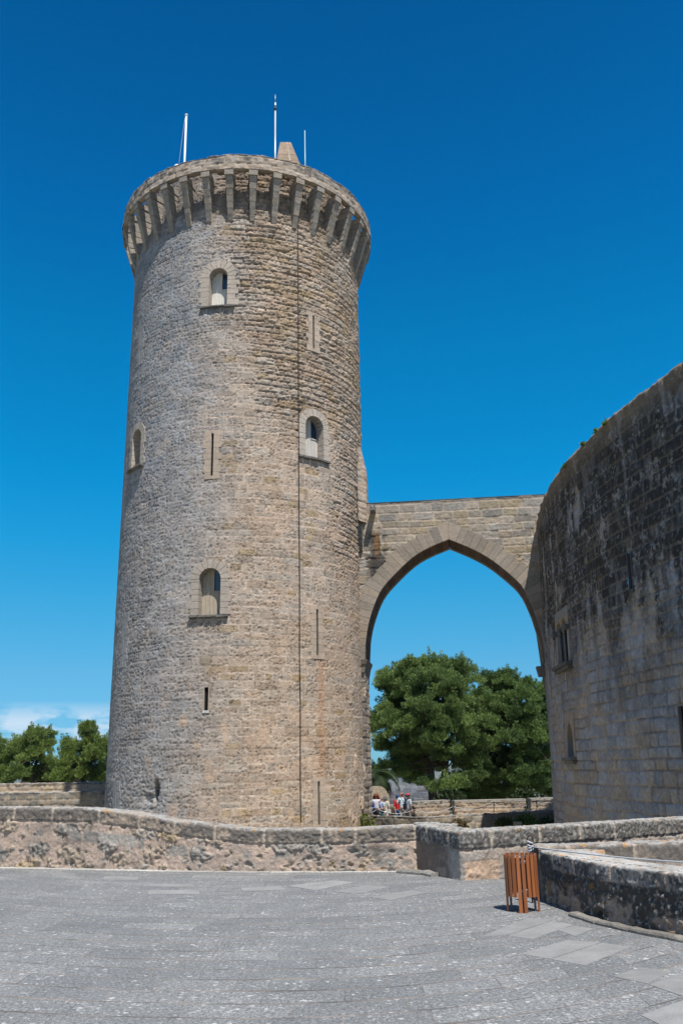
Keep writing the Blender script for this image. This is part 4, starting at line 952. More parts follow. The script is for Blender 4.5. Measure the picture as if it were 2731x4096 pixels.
# ------------------------------------------------------------------ near parapet walls
def parapet(name, path, tops, thick, seed, label, style, res=.021, cap=.27, base=-.02, cat='wall', zb=None):
    """rough parapet: rubble and plaster below, a course of capstones above; front, top and back are one skin"""
    P, s = path_points(path, res); h = np.interp(s, np.linspace(0, s[-1], len(tops)) if not isinstance(tops[0], tuple) else [t[0] for t in tops], [t if not isinstance(t, tuple) else t[1] for t in tops])
    T = np.gradient(P, axis=0); k = 15; T = np.stack([np.convolve(np.pad(T[:, i], k, mode='edge'), np.ones(2 * k + 1) / (2 * k + 1), 'valid') for i in range(2)], 1) if len(path) > 2 else T
    T /= np.linalg.norm(T, axis=1, keepdims=True); Nn = np.stack([T[:, 1], -T[:, 0]], 1)
    nf = int(max(h) / res); fr = np.linspace(0, 1, nf); prof = [('f', q) for q in fr[:-1]] + [('c', q) for q in np.linspace(0, pi / 2, 6)] + [('t', q) for q in np.linspace(.05, .95, max(int(thick / .03), 6))] + [('k', q) for q in np.linspace(1, -2.0 if zb is None else zb / max(h), 8)]
    ny = len(prof); X = np.zeros((ny, len(s), 3)); TT = np.zeros((ny, len(s))); hh = np.repeat(h[None], ny, 0); rb = .03
    for i, (kd, q) in enumerate(prof):
        if kd == 'f': o, z = 0, base + (h - rb - base) * q; TT[i] = z
        elif kd == 'c': o, z = rb - rb * cos(q), h - rb + rb * sin(q); TT[i] = h - rb + rb * q
        elif kd == 't': o, z = rb + (thick - rb) * q, h + 0 * s; TT[i] = h + .03 + thick * q
        else: o, z = thick, h * q; TT[i] = h + .05 + thick + (1 - q) * h
        X[i, :, :2] = P - Nn * o; X[i, :, 2] = z
    SS = np.repeat(s[None], ny, 0); dep = hh - TT                      # depth below the top edge
    dr, rr = ashlar(SS, TT, seed, (.13, .30), (.16, .52), .10); jr = sst(.05, .012, dr)
    dc, rc = ashlar(SS, TT * 0 + .3, seed + 3, (5, 6), (.62, 1.15), .02); jc = sst(.04, .014, dc)
    kc = sst(cap + .012, cap - .012, dep + .03 * (fbm(SS * 1.5, TT * 0, seed + 8) - .5))
    n1 = fbm(SS * 2.2, TT * 2.6, seed + 1, 4); n2 = fbm(SS * 9, TT * 9, seed + 2, 3); n3 = fbm(SS * 22, TT * 22, seed + 4, 3)
    pl = sst(.44, .50, fbm(SS * 1.3, TT * 1.9, seed + 5, 4)) * (1 - kc)
    wd, wi = worley(SS * 1.9 + .3 * n2, TT * 3.3 + .3 * n1, seed + 31); ws, wj = worley(SS * 6.5 + .3 * n2, TT * 8.5, seed + 32)
    rock = np.maximum(sst(.47, .38, wd + .12 * (n2 - .5)) * (wi > .60), sst(.44, .36, ws + .1 * (n3 - .5)) * (wj > .84)) * (1 - kc)
    low_ = sst(.34, .12, TT) * (1 - kc); rock = np.maximum(rock, low_ * sst(.5, .42, ws) * (wj > .45))
    if style == 'left':
        pcol = lerp(np.broadcast_to([.52, .405, .325], SS.shape + (3,)), (.44, .36, .30), sst(.35, .65, n1)) * (.90 + .2 * n3)[..., None]
        rid = np.where(wd < .45, wi, wj); rid = (rid * 7.31) % 1.0
        rcol = lerp(np.broadcast_to([.42, .35, .27], SS.shape + (3,)), (.45, .345, .205), (rid > .84) * .8); rcol = lerp(rcol, (.30, .295, .275), (rid < .30) * .8); rcol = lerp(rcol, (.50, .46, .40), ((rid > .45) & (rid < .6)) * .7)
        rcol = rcol * (.70 + .6 * n2)[..., None]; A_ = lerp(pcol, rcol, rock * .85)
        sq = (rr[..., 4] > .80) * (1 - jr) * (dep < .66) * (dep > .36); A_ = lerp(A_, np.array([.31, .295, .265]) * 1.0, sq * .85); A_ = lerp(A_, A_ * .5, sst(.60, .68, n3) * rock * .8); ck = sst(.045, .0, np.abs(wd - .46)) * (wi > .60) * sst(.4, .5, n2); A_ = lerp(A_, A_ * .4, ck * .9)
        s0 = 11.0 + np.linalg.norm(WL[1] - WL[0]) + .80 * np.linalg.norm(WL[2] - WL[1]) if seed == 201 else 1e9
        db, rb_ = ashlar(SS, TT * 0 + .3, 977, (5, 6), (.28, .55), .004); bq = sst(.02, .035, db) * sst(.40, .42, dep) * sst(.62, .60, dep) * sst(s0, s0 + .03, SS) * sst(s0 + 1.75, s0 + 1.72, SS)
        A_ = lerp(A_, np.array([.36, .335, .30]) * (.75 + .5 * rb_[..., 2])[..., None], bq); rock = rock * (1 - bq)
        A_ = lerp(A_, A_ * .42, sst(.06, .0, np.abs(fbm(SS * 1.1, TT * 2.3, seed + 40, 3) - .5)) * sst(.55, .6, n1) * .8)
        C_ = lerp(np.broadcast_to([.42, .345, .27], SS.shape + (3,)), SOOT_SHADE * 2.2, sst(.40, .60, .45 * n1 + .35 * n2 + .2 * n3 + .10 * sst(.26, .05, dep)) * .82)
    elif style == 'corner':
        A_ = lerp(np.broadcast_to([.41, .325, .265], SS.shape + (3,)), (.33, .28, .235), rr[..., 2]); A_ = lerp(A_, (.43, .40, .36), pl * .7); A_ = A_ * (.82 + .36 * n2)[..., None]; A_ = lerp(A_, SOOT_SHADE * 2.6, .8 * sst(1.75, 1.55, SS) * sst(.30, .52, .6 * n1 + .4 * n2 + .12 * sst(.5, .1, dep))); A_ = lerp(A_, (.30, .21, .15), .5 * sst(1.75, 1.55, SS))  # left face darkened in colour to paint in its shade
        sC = .57 + np.linalg.norm(CORN - INNER); lf = sst(sC + .04, sC - .04, SS)
        A_ = lerp(A_, (.42, .345, .285), sst(.50, .56, fbm(SS * 1.6, TT * 2.1, seed + 51, 4)) * .8); A_ = lerp(A_, A_ * .42, sst(.03, .0, np.abs(fbm(SS * 1.5, TT * 1.8, seed + 51, 4) - .52)) * (1 - lf) * .8)
        A_ = lerp(A_, np.array([.56, .41, .30]) * (.85 + .3 * n2)[..., None], sst(.30, .28, TT) * sst(sC, sC + .02, SS) * sst(sC + .72, sC + .70, SS))
        A_ = lerp(A_, A_ * .55, sst(.02, .0, np.abs(TT - .30)) * sst(sC, sC + .02, SS) * sst(sC + .75, sC + .72, SS))
        C_ = lerp(np.broadcast_to([.36, .315, .265], SS.shape + (3,)), SOOT_SHADE * 1.6, sst(.36, .50, .35 * n1 + .35 * n2 + .3 * n3 + .05 * sst(.24, .02, dep) + .08 * lf) * .85); C_ = lerp(C_, LICH * .9, sst(.56, .66, fbm(SS * 30, TT * 30, seed + 45, 2)) * .5)
    else:
        A_ = lerp(np.broadcast_to([.46, .35, .265], SS.shape + (3,)), (.36, .30, .245), rr[..., 2])
        bl = sst(.44, .56, .45 * n1 + .35 * n2 + .2 * n3 + .22 * sst(.5, .1, dep) - .06 + .10 * sst(1.2, 2.6, SS)); A_ = lerp(A_, SOOT_SHADE * 1.0, bl * .9)
        A_ = lerp(A_, (.42, .33, .265), sst(.56, .62, fbm(SS * 1.1 + 3, TT * 1.5, seed + 12)) * sst(.3, .45, dep) * .8)
        A_ = lerp(A_, (.34, .17, .05), .6 * sst(.66, .74, fbm(SS * 3, TT * 3, seed + 13))); n4 = fbm(SS * 34, TT * 34, seed + 44, 2); A_ = lerp(A_, LICH * .75, sst(.60, .70, .6 * n4 + .4 * n3) * .75)
        C_ = lerp(np.broadcast_to([.34, .30, .26], SS.shape + (3,)), SOOT_SHADE * 1.1, sst(.42, .56, .4 * n1 + .35 * n2 + .25 * n3) * .9); C_ = lerp(C_, LICH * .85, sst(.54, .66, .6 * n4 + .4 * n3) * .75)
    C_ = lerp(C_, (.50, .42, .34), jc * .85 * (vn(SS * .9, TT * 0, seed + 6) > .15)); c = lerp(A_, C_, kc)
    edge = sst(.045, -.01, dep) * sst(.44, .60, .5 * n2 + .5 * n3 + (.10 if style == 'black' else .05) * sst(.0, -.08, dep)); c = lerp(c, LICH * (.98 if style == 'black' else .86), edge * .85)
    c = lerp(c, (.50, .25, .07), sst(.71, .77, fbm(SS * 7, TT * 7, seed + 7, 3)) * sst(.06, .0, dep) * .7)
    exp_ = (1 - pl) * (1 - kc); disp = kc * ((.014 if style != 'black' else 0) + (n1 - .5) * .010 + ((n2 - .5) * .022 + (n3 - .5) * .022) * sst(-.05, .12, dep) - jc * .014) + ((1 - kc) * (rock * (.0 + .02 * (wi - .4) + (n2 - .5) * .08 + (n3 - .5) * .05) + (n1 - .5) * .02 + (n2 - .5) * .012) if style == 'left' else exp_ * ((rr[..., 1] - .5) * .02 + (n2 - .5) * .05 + (n3 - .5) * .035 - jr * .01) + pl * ((n1 - .5) * .02)) + (n3 - .5) * .02
    disp = disp - (1 - kc) * sst(cap + .05, cap, dep) * (.012 if style != 'black' else 0)
    w = (np.array([kd != 'k' for kd, q in prof])[:, None]) * 1.0
    disp = disp * w
    hole, hid = worley(SS * 1.3, TT * 3.0, seed + 21); hl = sst(.13, .03, hole) * (hid > .8) * exp_; disp = disp - hl * .09; c = lerp(c, c * .5, hl * .6)
    o = relief(name, X, disp, c, M['near'], None); tag(o, label, cat); return o
def top_z(u, v, dist): return float(at_d(u, v, dist)[2])
hts = []
cumd = 0; prev = None
for (p, (u, v)) in zip(WL, ((-420, 3240), (0, 3232), (330, 3236), (700, 3287), (1000, 3320), (1350, 3320), (1672, 3304))):
    if prev is not None: cumd += np.linalg.norm(p - prev)
    az = atan2(p[0], p[1]); D = np.hypot(*p)
    # pixel column straight above this base point
    hts.append((cumd, top_z(u, v, D))); prev = p
hts.insert(3, (hts[2][0] + (hts[3][0] - hts[2][0]) * .45, hts[2][1] * .62 + hts[3][1] * .38 + .015))
EXT = (WL[0] - WL[1]) / np.linalg.norm(WL[0] - WL[1]) * 11.0
hts = [(0.0, hts[0][1])] + [(a_ + 11.0, b_) for a_, b_ in hts]
parapet('parapet_wall', [WL[0] + EXT] + WL + [INNER + np.array([.75, -.08])], hts, .5, 201, 'long low rubble parapet with dark capstones in front of the tower foot', 'left', cap=.235)
hC = top_z(1845, 3330, np.hypot(*CORN)); eR = np.array([5.75, 15.42]); eR = at_d(2731, 3275, 1.0)[:2]; eR = eR / np.linalg.norm(eR) * ((EYE[2] - hC) / math.tan(-math.asin(ray(2731, 3275)[2])))
dirR = (eR - CORN) / np.linalg.norm(eR - CORN)
parapet('parapet_wall', [INNER + np.array([-.02, .55]), INNER + (CORN - INNER) * .02, CORN - (CORN - INNER) * .04, CORN + dirR * .05, CORN + dirR * 9, CORN + dirR * 15], [(0, hC + .05), (1.0, hC + .03), (1.8, hC), (40, hC)], .5, 231, 'parapet that steps forward at a square corner and runs right to the castle', 'corner', zb=-.02)
hN = top_z(2150, 3402, np.hypot(*NRW[0])); d2 = (NRW[2] - NRW[1]) / np.linalg.norm(NRW[2] - NRW[1]); back = NRW[0] + np.array([.62, .34])
parapet('parapet_wall', [back, NRW[0] + np.array([.03, .03]), NRW[0] + (NRW[1] - NRW[0]) * .03, NRW[1], NRW[2], NRW[2] + d2 * 2.4, NRW[2] + d2 * 8 + np.array([1.2, 0])], [hN] * 7, .58, 261, 'thick low wall blotched with black lichen directly behind the litter bin', 'black', res=.017, cap=.2, zb=-.02)
mw0 = at_d(2150, 3392, 13.55)[:2]; mw1 = at_d(2731, 3356, 14.3)[:2]
parapet('parapet_wall', [mw0, mw1, mw1 + (mw1 - mw0) * 1.2, mw1 + (mw1 - mw0) * 3.6], [.70, .72, .74, .74], .45, 291, 'short inner parapet with dark capstones between the blotched wall and the castle', 'left', cap=.22, base=-.6, zb=-.6)
# kerb stones at the foot of the blotched wall and a pale strip by the long parapet
def kerb(path, w, h, seed, col, label, lens=(.35, .8)):
    P, s = path_points(path, .05); rg = random.Random(seed); mb = MB(); x = 0
    while x < s[-1] - .1:
        L = rg.uniform(*lens); x1 = min(x + L, s[-1]); k = 5; ring = []; tn = rg.uniform(.82, 1.12)
        for t in np.linspace(x + .006, x1 - .006, k):
            q = np.array([np.interp(t, s, P[:, 0]), np.interp(t, s, P[:, 1])]); q2 = np.array([np.interp(min(t + .03, s[-1]), s, P[:, 0]), np.interp(min(t + .03, s[-1]), s, P[:, 1])]); q3 = np.array([np.interp(t - .03, s, P[:, 0]), np.interp(t - .03, s, P[:, 1])])
            T = (q2 - q3) / np.linalg.norm(q2 - q3); N_ = np.array([T[1], -T[0]]); ww = w * rg.uniform(.85, 1.1); hh = h * rg.uniform(.8, 1.1)
            ring.append([(*(q - N_ * .08), -.02), (*(q + N_ * ww), -.02), (*(q + N_ * ww), hh * .55), (*(q + N_ * ww * .7), hh), (*(q - N_ * .08), hh * 1.05)])
        vs = sum(ring, []); fs = [[0, 1, 2, 3, 4], [(k - 1) * 5 + i for i in (4, 3, 2, 1, 0)]]
        for i in range(k - 1): fs += [[i * 5 + (jj + 1) % 5, i * 5 + jj, (i + 1) * 5 + jj, (i + 1) * 5 + (jj + 1) % 5] for jj in range(5)]
        mb.add(vs, fs, tuple(c * tn for c in col)); x = x1
    o = mb.build('kerb', M['near'], None); tag(o, label, 'kerb'); return o
kerb([at_z(2285, 3664)[:2], at_z(2400, 3700)[:2], at_z(2560, 3735)[:2], at_z(2731, 3768)[:2], at_z(2900, 3800)[:2]], .05, .045, 5, (.24, .225, .20), 'rough stone kerb along the foot of the blotched wall')
kerb([WL[1] + np.array([0, -.02]), WL[3] + np.array([0, -.02]), WL[4] + np.array([0, -.02]), WL[6] + np.array([-.1, -.02])], .10, .028, 6, (.42, .41, .39), 'thin pale stone strip along the foot of the long parapet', (.6, 1.3))
kerb([INNER + np.array([-.35, -.05]), INNER + np.array([.1, -.45]), INNER + (CORN - INNER) * .5 + np.array([-.06, -.02])], .10, .07, 7, (.26, .25, .23), 'short stone kerb at the inner corner of the stepped parapet')


# ------------------------------------------------------------------ litter bin
def litter_bin():
    c = at_z(2093, 3643); c = np.array([c[0], c[1], 0]); H = .70; R = .205
    r = empty('litter_bin', c, 'round litter bin of upright reddish wooden slats beside the blotched wall', 'litter bin')
    to_cam = atan2(-c[1], -c[0]); n = 20; legs = set()
    for q in range(4):
        legs |= {q * 5, (q * 5 + 1) % 20}
    me0 = {}
    for k in range(n):
        a = to_cam + 2 * pi * (k - .5) / n; long_ = k in legs
        z0 = 0.0 if long_ else .185; z1 = H; w, d = .047, .024
        mb = MB(); ct, st = cos(a), sin(a); rt0 = R - .012 * (1 - z0 / H) * 0 + (.0); ri = lambda z: R
        def P(t, o, z): return (c[0] + (ri(z) + o) * ct - t * st, c[1] + (ri(z) + o) * st + t * ct, z)
        e = .004
        def ring(z, k_=0): return [P(-w / 2 + e, -d / 2 + k_, z), P(w / 2 - e, -d / 2 + k_, z), P(w / 2, -d / 2 + e, z), P(w / 2, d / 2 - e, z), P(w / 2 - e, d / 2 - k_, z), P(-w / 2 + e, d / 2 - k_, z), P(-w / 2, d / 2 - e, z), P(-w / 2, -d / 2 + e, z)]
        mb.prism(ring(z0), ring(z1)); mb.build('slat', M['slat'], r)
    mb = MB()
    for z in (.25, .60):
        mb = MB(); mb.lathe((c[0], c[1], 0), [(R - .02, z), (R - .02, z + .035), (R - .026, z + .035), (R - .026, z), (R - .02, z)], 40); mb.build('hoop', M['steel'], r)
    mb = MB(); mb.lathe((c[0], c[1], 0), [(.001, .235), (.135, .235), (.15, .28), (.16, .66), (.165, .665), (.155, .66), (.14, .25), (.001, .25)], 36); mb.build('liner', M['dark_steel'], r)
    for q in range(4):
        a = to_cam + 2 * pi * q * 5 / n; p = (c[0] + (R - .05) * cos(a), c[1] + (R - .05) * sin(a))
        mb = MB(); mb.box((p[0], p[1], .14), (.03, .03, .28), rz=a); mb.box((p[0], p[1], .005), (.06, .06, .01), rz=a); mb.build('leg', M['dark_steel'], r)
litter_bin()


def rope_and_post():
    D = 13.3; b = at_d(2119, 3480, D); top = at_d(2119, 3372, D)
    r = empty('rope_post', (b[0], b[1], 0), 'rusty iron rod with a ring on top behind the litter bin', 'post')
    mb = MB(); mb.tube([(b[0], b[1], -.02), tuple(top)], .012, n=8); mb.build('rod', M['iron'], r)
    rc = at_d(2119, 3360, D); rr = .052; vx = np.array([cos(radians(11)), -sin(radians(11)), 0]); mb = MB()
    mb.tube([rc + rr * .75 * cos(t) * vx + np.array([0, 0, rr * 1.15 * sin(t)]) for t in np.linspace(0, 2 * pi, 25)], .0095, n=6, caps=False); mb.build('ring', M['iron'], r)
    o = empty('rope', (b[0], b[1], top[2]), 'grey rope knotted to the iron rod and stretched along the wall top', 'rope')
    k = at_d(2119, 3386, D); mb = MB(); rg = random.Random(4)
    for q in range(4):
        zc = k[2] + .055 - q * .034; tl = rg.uniform(-.025, .025)
        mb.tube([(k[0] + .034 * cos(t), k[1] + .034 * sin(t), zc + tl * cos(t + q)) for t in np.linspace(0, 2 * pi, 15)], .0135, n=6, caps=False)
    mb.build('knot', M['rope'], o)
    e1 = at_d(2731, 3449, 11.15); dd = e1 - k; pts = []
    for t in np.linspace(0, 1.35, 30): pts.append(k + dd * t + np.array([0, 0, -.05 * 4 * t * (1 - min(t, 1)) * .4]))
    mb = MB(); mb.tube(pts, .0105, n=6); mb.build('line', M['rope'], o)
rope_and_post()

# ------------------------------------------------------------------ the far side of the moat
def far_side():
    zt = -.57
    A = [at_z(u, v, zt)[:2] for u, v in ((1300, 3262), (1482, 3264), (1702, 3270), (1950, 3256), (2200, 3243), (2420, 3230))]
    w1 = wall_path('moat_wall', [A[0], A[1], A[2]], -4.5, zt, 401, None, M['stone'], top=.5, pal=(np.array([.28, .25, .19]), np.array([.2, .195, .17])), cap=.06, dark=.6)
    tag(w1, 'darker stretch of moat wall beside the tower foot, below the tourists', 'wall')
    w2 = wall_path('moat_wall', [A[2], A[3], A[4], A[5]], -4.5, zt, 402, None, M['stone'], top=.5, pal=(np.array([.36, .30, .21]), np.array([.28, .26, .22])), cap=.05, dark=.12)
    tag(w2, 'sunlit moat wall of squared blocks with shrubs, below the pine tree', 'wall')
    # path behind it
    sheet('outer_path', [tuple(A[0] + np.array([0, .4])), tuple(A[1] + np.array([0, .4])), tuple(A[2] + np.array([0, .4])), tuple(A[4] + np.array([0, .4])), tuple(A[5] + np.array([2, .3])), (22, 57.2), (-8, 57.2)], -1.08, M['far'], (.40, .35, .29))
    # outer parapet with gaps
    zp = -.20
    def pt(u, v): return at_z(u, v, zp)[:2]
    segs = [((1470, 3212), (1655, 3212), 'low outer parapet piece behind the tourists', 411), ((1655, 3212), (1797, 3205), 'outer parapet piece under the pine trunk', 412),
            ((1816, 3204), (2102, 3197), 'longest outer parapet piece, under the pine crown', 413), ((2120, 3195), (2420, 3188), 'outer parapet piece next to the castle wall', 414)]
    for (p, q, lb, sd_) in segs:
        a, b = pt(*p), pt(*q); a = a if sd_ != 411 else a + np.array([0, -1.0])
        n_ = np.array([b[1] - a[1], -(b[0] - a[0])]); n_ /= np.linalg.norm(n_)
        o = wall_path('outer_parapet', [a - n_ * .6, a, b, b - n_ * .6], -2.2, zp + (.05 if sd_ == 412 else 0) - (.12 if sd_ == 411 else 0), sd_, None, M['stone'], res=.045, top=.0, hc=(.16, .3), wc=(.2, .5), pal=(np.array([.40, .30, .21]), np.array([.34, .29, .23])), cap=.16)
        mb = MB(); z_ = zp + (.05 if sd_ == 412 else 0) - (.12 if sd_ == 411 else 0); mb.prism([(*a, z_ - .12), (*b, z_ - .12), (*(b - n_ * .6), z_ - .12), (*(a - n_ * .6), z_ - .12)], [(*a, z_ + .03), (*b, z_ + .03), (*(b - n_ * .6), z_ + .03), (*(a - n_ * .6), z_ + .03)], (.36, .33, .28))
        mb.build('coping', M['stone'], o); tag(o, lb, 'wall')
    # rounded wall stub by the palm
    a = at_d(1440, 3200, 57)[:2]; b = at_d(1556, 3200, 57)[:2]; zt_ = at_d(1500, 3146, 57)[2]; mb = MB(); n = 14; prof = []
    for t in np.linspace(0, 1, n):
        prof.append((a + (b - a) * t, zt_ - .55 * max(0, (t - .72) / .28) ** 2))
    f = [(*q, -2.2) for q, z in prof] + [(*q, z) for q, z in prof]; bk = [(p[0] - .05, p[1] + .9, p[2]) for p in f]
    mb.add(f + bk, [[i, i + 1, n + i + 1, n + i] for i in range(n - 1)] + [[2 * n + i + 1, 2 * n + i, 3 * n + i, 3 * n + i + 1] for i in range(n - 1)] + [[n + i, n + i + 1, 3 * n + i + 1, 3 * n + i] for i in range(n - 1)] + [[n - 1, 3 * n - 1, 4 * n - 1, 2 * n - 1]], (.40, .335, .255))
    o = mb.build('wall_stub', M['stone']); tag(o, 'rounded end of a tan wall right beside the tower, behind the women', 'wall')
    # left: moat wall and the outer parapet above it
    a = at_d(-260, 3172, 57)[:2]; b = at_d(640, 3166, 54)[:2]; zl = float(at_d(200, 3168, 55.5)[2])
    o = wall_path('moat_wall', [a, b], -4.5, zl, 421, None, M['stone'], top=.5, pal=(np.array([.36, .30, .23]), np.array([.26, .25, .22])), cap=.18, dark=.25, wc=(.25, .6)); tag(o, 'lower wall with a dark top course left of the tower', 'wall')
    sheet('outer_path', [tuple(a + np.array([0, .4])), tuple(b + np.array([0, .4])), (0, 60), (-2, 75), (-40, 75)], zl - .45, M['far'], (.38, .34, .28))
    a = at_d(-260, 3128, 65)[:2]; b = at_d(640, 3132, 62)[:2]; zl2 = float(at_d(200, 3131, 63.5)[2])
    o = wall_path('outer_parapet', [a, b], -2.0, zl2, 422, None, M['stone'], top=.6, hc=(.2, .34), wc=(.25, .7), pal=(np.array([.42, .34, .24]), np.array([.33, .29, .24])), cap=.12); tag(o, 'long tan parapet under the trees left of the tower', 'wall')
    # stone spouts in the moat wall, with shrubs
    for (u, v, lb) in ((1803, 3314, 'flat stone bracket sticking out of the moat wall, left of the two'), (2065, 3292, 'stepped stone bracket in the moat wall near the castle shadow')):
        p = at_z(u, v, -1.0); q = at_z(u, 3262, zt); D = np.hypot(*q[:2]) - .35; p = at_d(u, v, D); mb = MB(); w = .55 if u < 1900 else .38
        mb.box((p[0], p[1], p[2]), (w, .9, .16), (.34, .3, .24), 0, .02)
        mb.box((p[0] - .06, p[1] + .12, p[2] - .2), (w * .75, .66, .22), (.28, .25, .2), 0, .02)
        if u > 1900: mb.box((p[0] + .1, p[1] + .1, p[2] - .48), (w * .6, .6, .3), (.33, .29, .23), 0, .02)
        o = mb.build('stone_bracket', M['stone']); tag(o, lb, 'bracket')
    # rope barrier in front of the tourists
    posts = []
    for (u, v0, v1) in ((1508, 3262, 3236), (1657, 3262, 3238), (1811, 3258, 3226), (1974, 3248, 3210), (2145, 3240, 3204)):
        D = np.hypot(*at_z(u, v0, zt)[:2]) + .25; b = at_d(u, v0, D); b[2] = zt; t = at_d(u, v1, D); posts.append((b, t))
        r = empty('barrier_post', b, None, 'post', 'posts of the rope barrier')
        mb = MB(); mb.tube([b - [0, 0, .04], t], .022, n=8); mb.build('rod', M['iron'], r)
        mb = MB(); mb.lathe(t, [(.03, -.02), (.038, .0), (.03, .03), (.001, .045)], 10); mb.build('cap', M['iron'], r); tag(r, 'thin rusty post of the rope barrier on the moat wall edge')
    mb = MB(); P0 = [at_d(1420, 3240, np.hypot(*posts[0][0][:2]))] + [t for b, t in posts] + [at_d(2330, 3196, 47.0)]
    pts = []
    for i in range(len(P0) - 1):
        for t in np.linspace(0, 1, 10)[:-1]: pts.append(P0[i] * (1 - t) + P0[i + 1] * t - np.array([0, 0, .22 * 4 * t * (1 - t)]))
    mb.tube(pts, .016, n=5); o = mb.build('barrier_rope', M['rope']); tag(o, 'sagging rope of the barrier on the far moat edge', 'rope')
far_side()


# ------------------------------------------------------------------ people
def person(u, v_head, D, z0, H, label, face, pose, hair, skin, top, legs, acc, seed):
    """one standing tourist: a skinned body with clothes over it; face = heading in degrees, 0 looks at the camera"""
    p = at_d(u, v_head, D); rg = random.Random(seed); k = H / 1.72
    root = empty('person', (p[0], p[1], z0), label, 'person', 'tourists beside the tower')
    fr = np.array([-p[0], -p[1]]) / np.hypot(p[0], p[1]); a = radians(face)
    f = np.array([fr[0] * cos(a) - fr[1] * sin(a), fr[0] * sin(a) + fr[1] * cos(a), 0]); rt = np.array([f[1], -f[0], 0]); up = np.array([0, 0, 1.0])
    W_ = lambda x, y, z: np.array([p[0], p[1], z0]) + (rt * x + f * y + up * z) * k
    def skin_mesh(name, chains, mat, parent, levels=1):
        vs = []; es = []; rs = []
        for ch in chains:
            prev = ch[0] if isinstance(ch[0], int) else None
            for q in (ch[1:] if prev is not None else ch):
                vs.append(W_(*q[:3])); rs.append(q[3] * k if len(q) == 4 else (q[3] * k, q[4] * k)); i = len(vs) - 1
                if prev is not None: es.append((prev, i))
                prev = i
        me = bpy.data.meshes.new(name); me.from_pydata([tuple(v) for v in vs], es, []); ob = bpy.data.objects.new(name, me); COL.objects.link(ob)
        sk = ob.modifiers.new('s', 'SKIN'); sk.use_smooth_shade = True
        for i, r_ in enumerate(rs): me.skin_vertices[0].data[i].radius = r_ if hasattr(r_, '__len__') else (r_, r_)
        me.skin_vertices[0].data[0].use_root = True
        sb = ob.modifiers.new('d', 'SUBSURF'); sb.levels = levels; sb.render_levels = levels
        bpy.context.view_layer.update(); dg = bpy.context.evaluated_depsgraph_get(); m2 = bpy.data.meshes.new_from_object(ob.evaluated_get(dg)); bpy.data.objects.remove(ob); m2.name = name
        return m2
    # joints
    hipw, shw = .095, .19
    arms = {}
    for sg, nm in ((-1, 'l'), (1, 'r')):
        sh = np.array([sg * shw, 0, 1.40]); pz = pose.get(nm, 'down')
        if pz == 'down': el, wr = sh + [sg * .05, -.02, -.29], sh + [sg * .05, .06, -.54]
        elif pz == 'front': el, wr = sh + [sg * .06, .02, -.28], sh + [-sg * .10, .24, -.30]
        elif pz == 'back': el, wr = sh + [sg * .09, -.10, -.27], sh + [-sg * .06, -.17, -.46]
        else: el, wr = sh + [sg * .10, .16, -.16], np.array([sg * .10, .20, 1.56])     # hand raised to the face
        arms[nm] = (sg, sh, el, wr)
    body = [[(0, 0, .95, .14, .10), (0, .01, 1.10, .125, .09), (0, 0, 1.26, .15, .105), (0, -.01, 1.40, .12, .085), (0, -.005, 1.47, .055), (0, .01, 1.53, .052), (0, .015, 1.585, .072, .085), (0, .012, 1.65, .078, .095), (0, .0, 1.70, .05, .06)]]
    legj = []
    for sg in (-1, 1):
        st = pose.get('step', 0) * sg
        leg = [0, (sg * hipw, 0, .88, .085), (sg * (hipw + .005), .02 + st * .5, .48, .058), (sg * (hipw + .01), st, .10, .04), (sg * (hipw + .015), st + .02, .045, .036), (sg * (hipw + .03), st + .13, .03, .03)]
        body.append(leg); legj.append([(sg * hipw, .0, .88, .1), (sg * (hipw + .005), .02 + st * .5, .48, .076), (sg * (hipw + .01), st, .12, .06)])
    # indices: spine 0..8
    for nm, (sg, sh, el, wr) in arms.items():
        d = wr - el; d = d / np.linalg.norm(d); pal = wr + d * .06
        base_i = sum(len(c) - (1 if isinstance(c[0], int) else 0) for c in body)
        body.append([3, (*sh, .052), (*el, .038), (*wr, .026), (*pal, .028)])
        pi_ = base_i + 3; sdv = np.cross(d, [0, 0, 1.0]); sdv = sdv / (np.linalg.norm(sdv) + 1e-6) if np.linalg.norm(sdv) > .2 else np.array([0, 1.0, 0])
        for j, (o, L) in enumerate(((-.027, .065), (-.009, .078), (.009, .072), (.027, .055))):
            b = pal + sdv * o + d * .025; curl = np.array([-sg * .02, .01, -.006])
            body.append([pi_, (*b, .009), (*(b + d * L * .5 + curl * .4), .008), (*(b + d * L + curl * 1.2), .007)])
        body.append([pi_, (*(pal - sdv * .034 - d * .02), .010), (*(pal - sdv * .052 + d * .03), .008)])
    me = skin_mesh('body', body, None, root); set_col(me, np.array(skin, np.float32)); bo = link(me, 'body', M['skin'], root)
    # nose, ears, eyes and mouth on the head
    hd = MB(); hd.add([W_(-.012, .098, 1.605), W_(.012, .098, 1.605), W_(0, .122, 1.60), W_(0, .096, 1.645)], [[0, 1, 2], [0, 2, 3], [1, 3, 2]], tuple(np.array(skin) * .95)); hd.build('nose', M['skin'], root)
    for sg in (-1, 1):
        hd = MB(); hd.tube([W_(sg * .078, -.005, 1.585), W_(sg * .088, -.012, 1.61), W_(sg * .082, -.008, 1.645)], [.012, .018, .012], tuple(skin), 6); hd.build('ear', M['skin'], root)
        hd = MB(); hd.tube([W_(sg * .034 - .013, .096, 1.638), W_(sg * .034 + .013, .096, 1.638)], .009, (.02, .018, .016), 6); hd.build('eye', M['skin'], root)
    hd = MB(); hd.tube([W_(-.024, .088, 1.567), W_(.024, .088, 1.567)], .006, (.30, .11, .09), 6); hd.build('mouth', M['skin'], root)
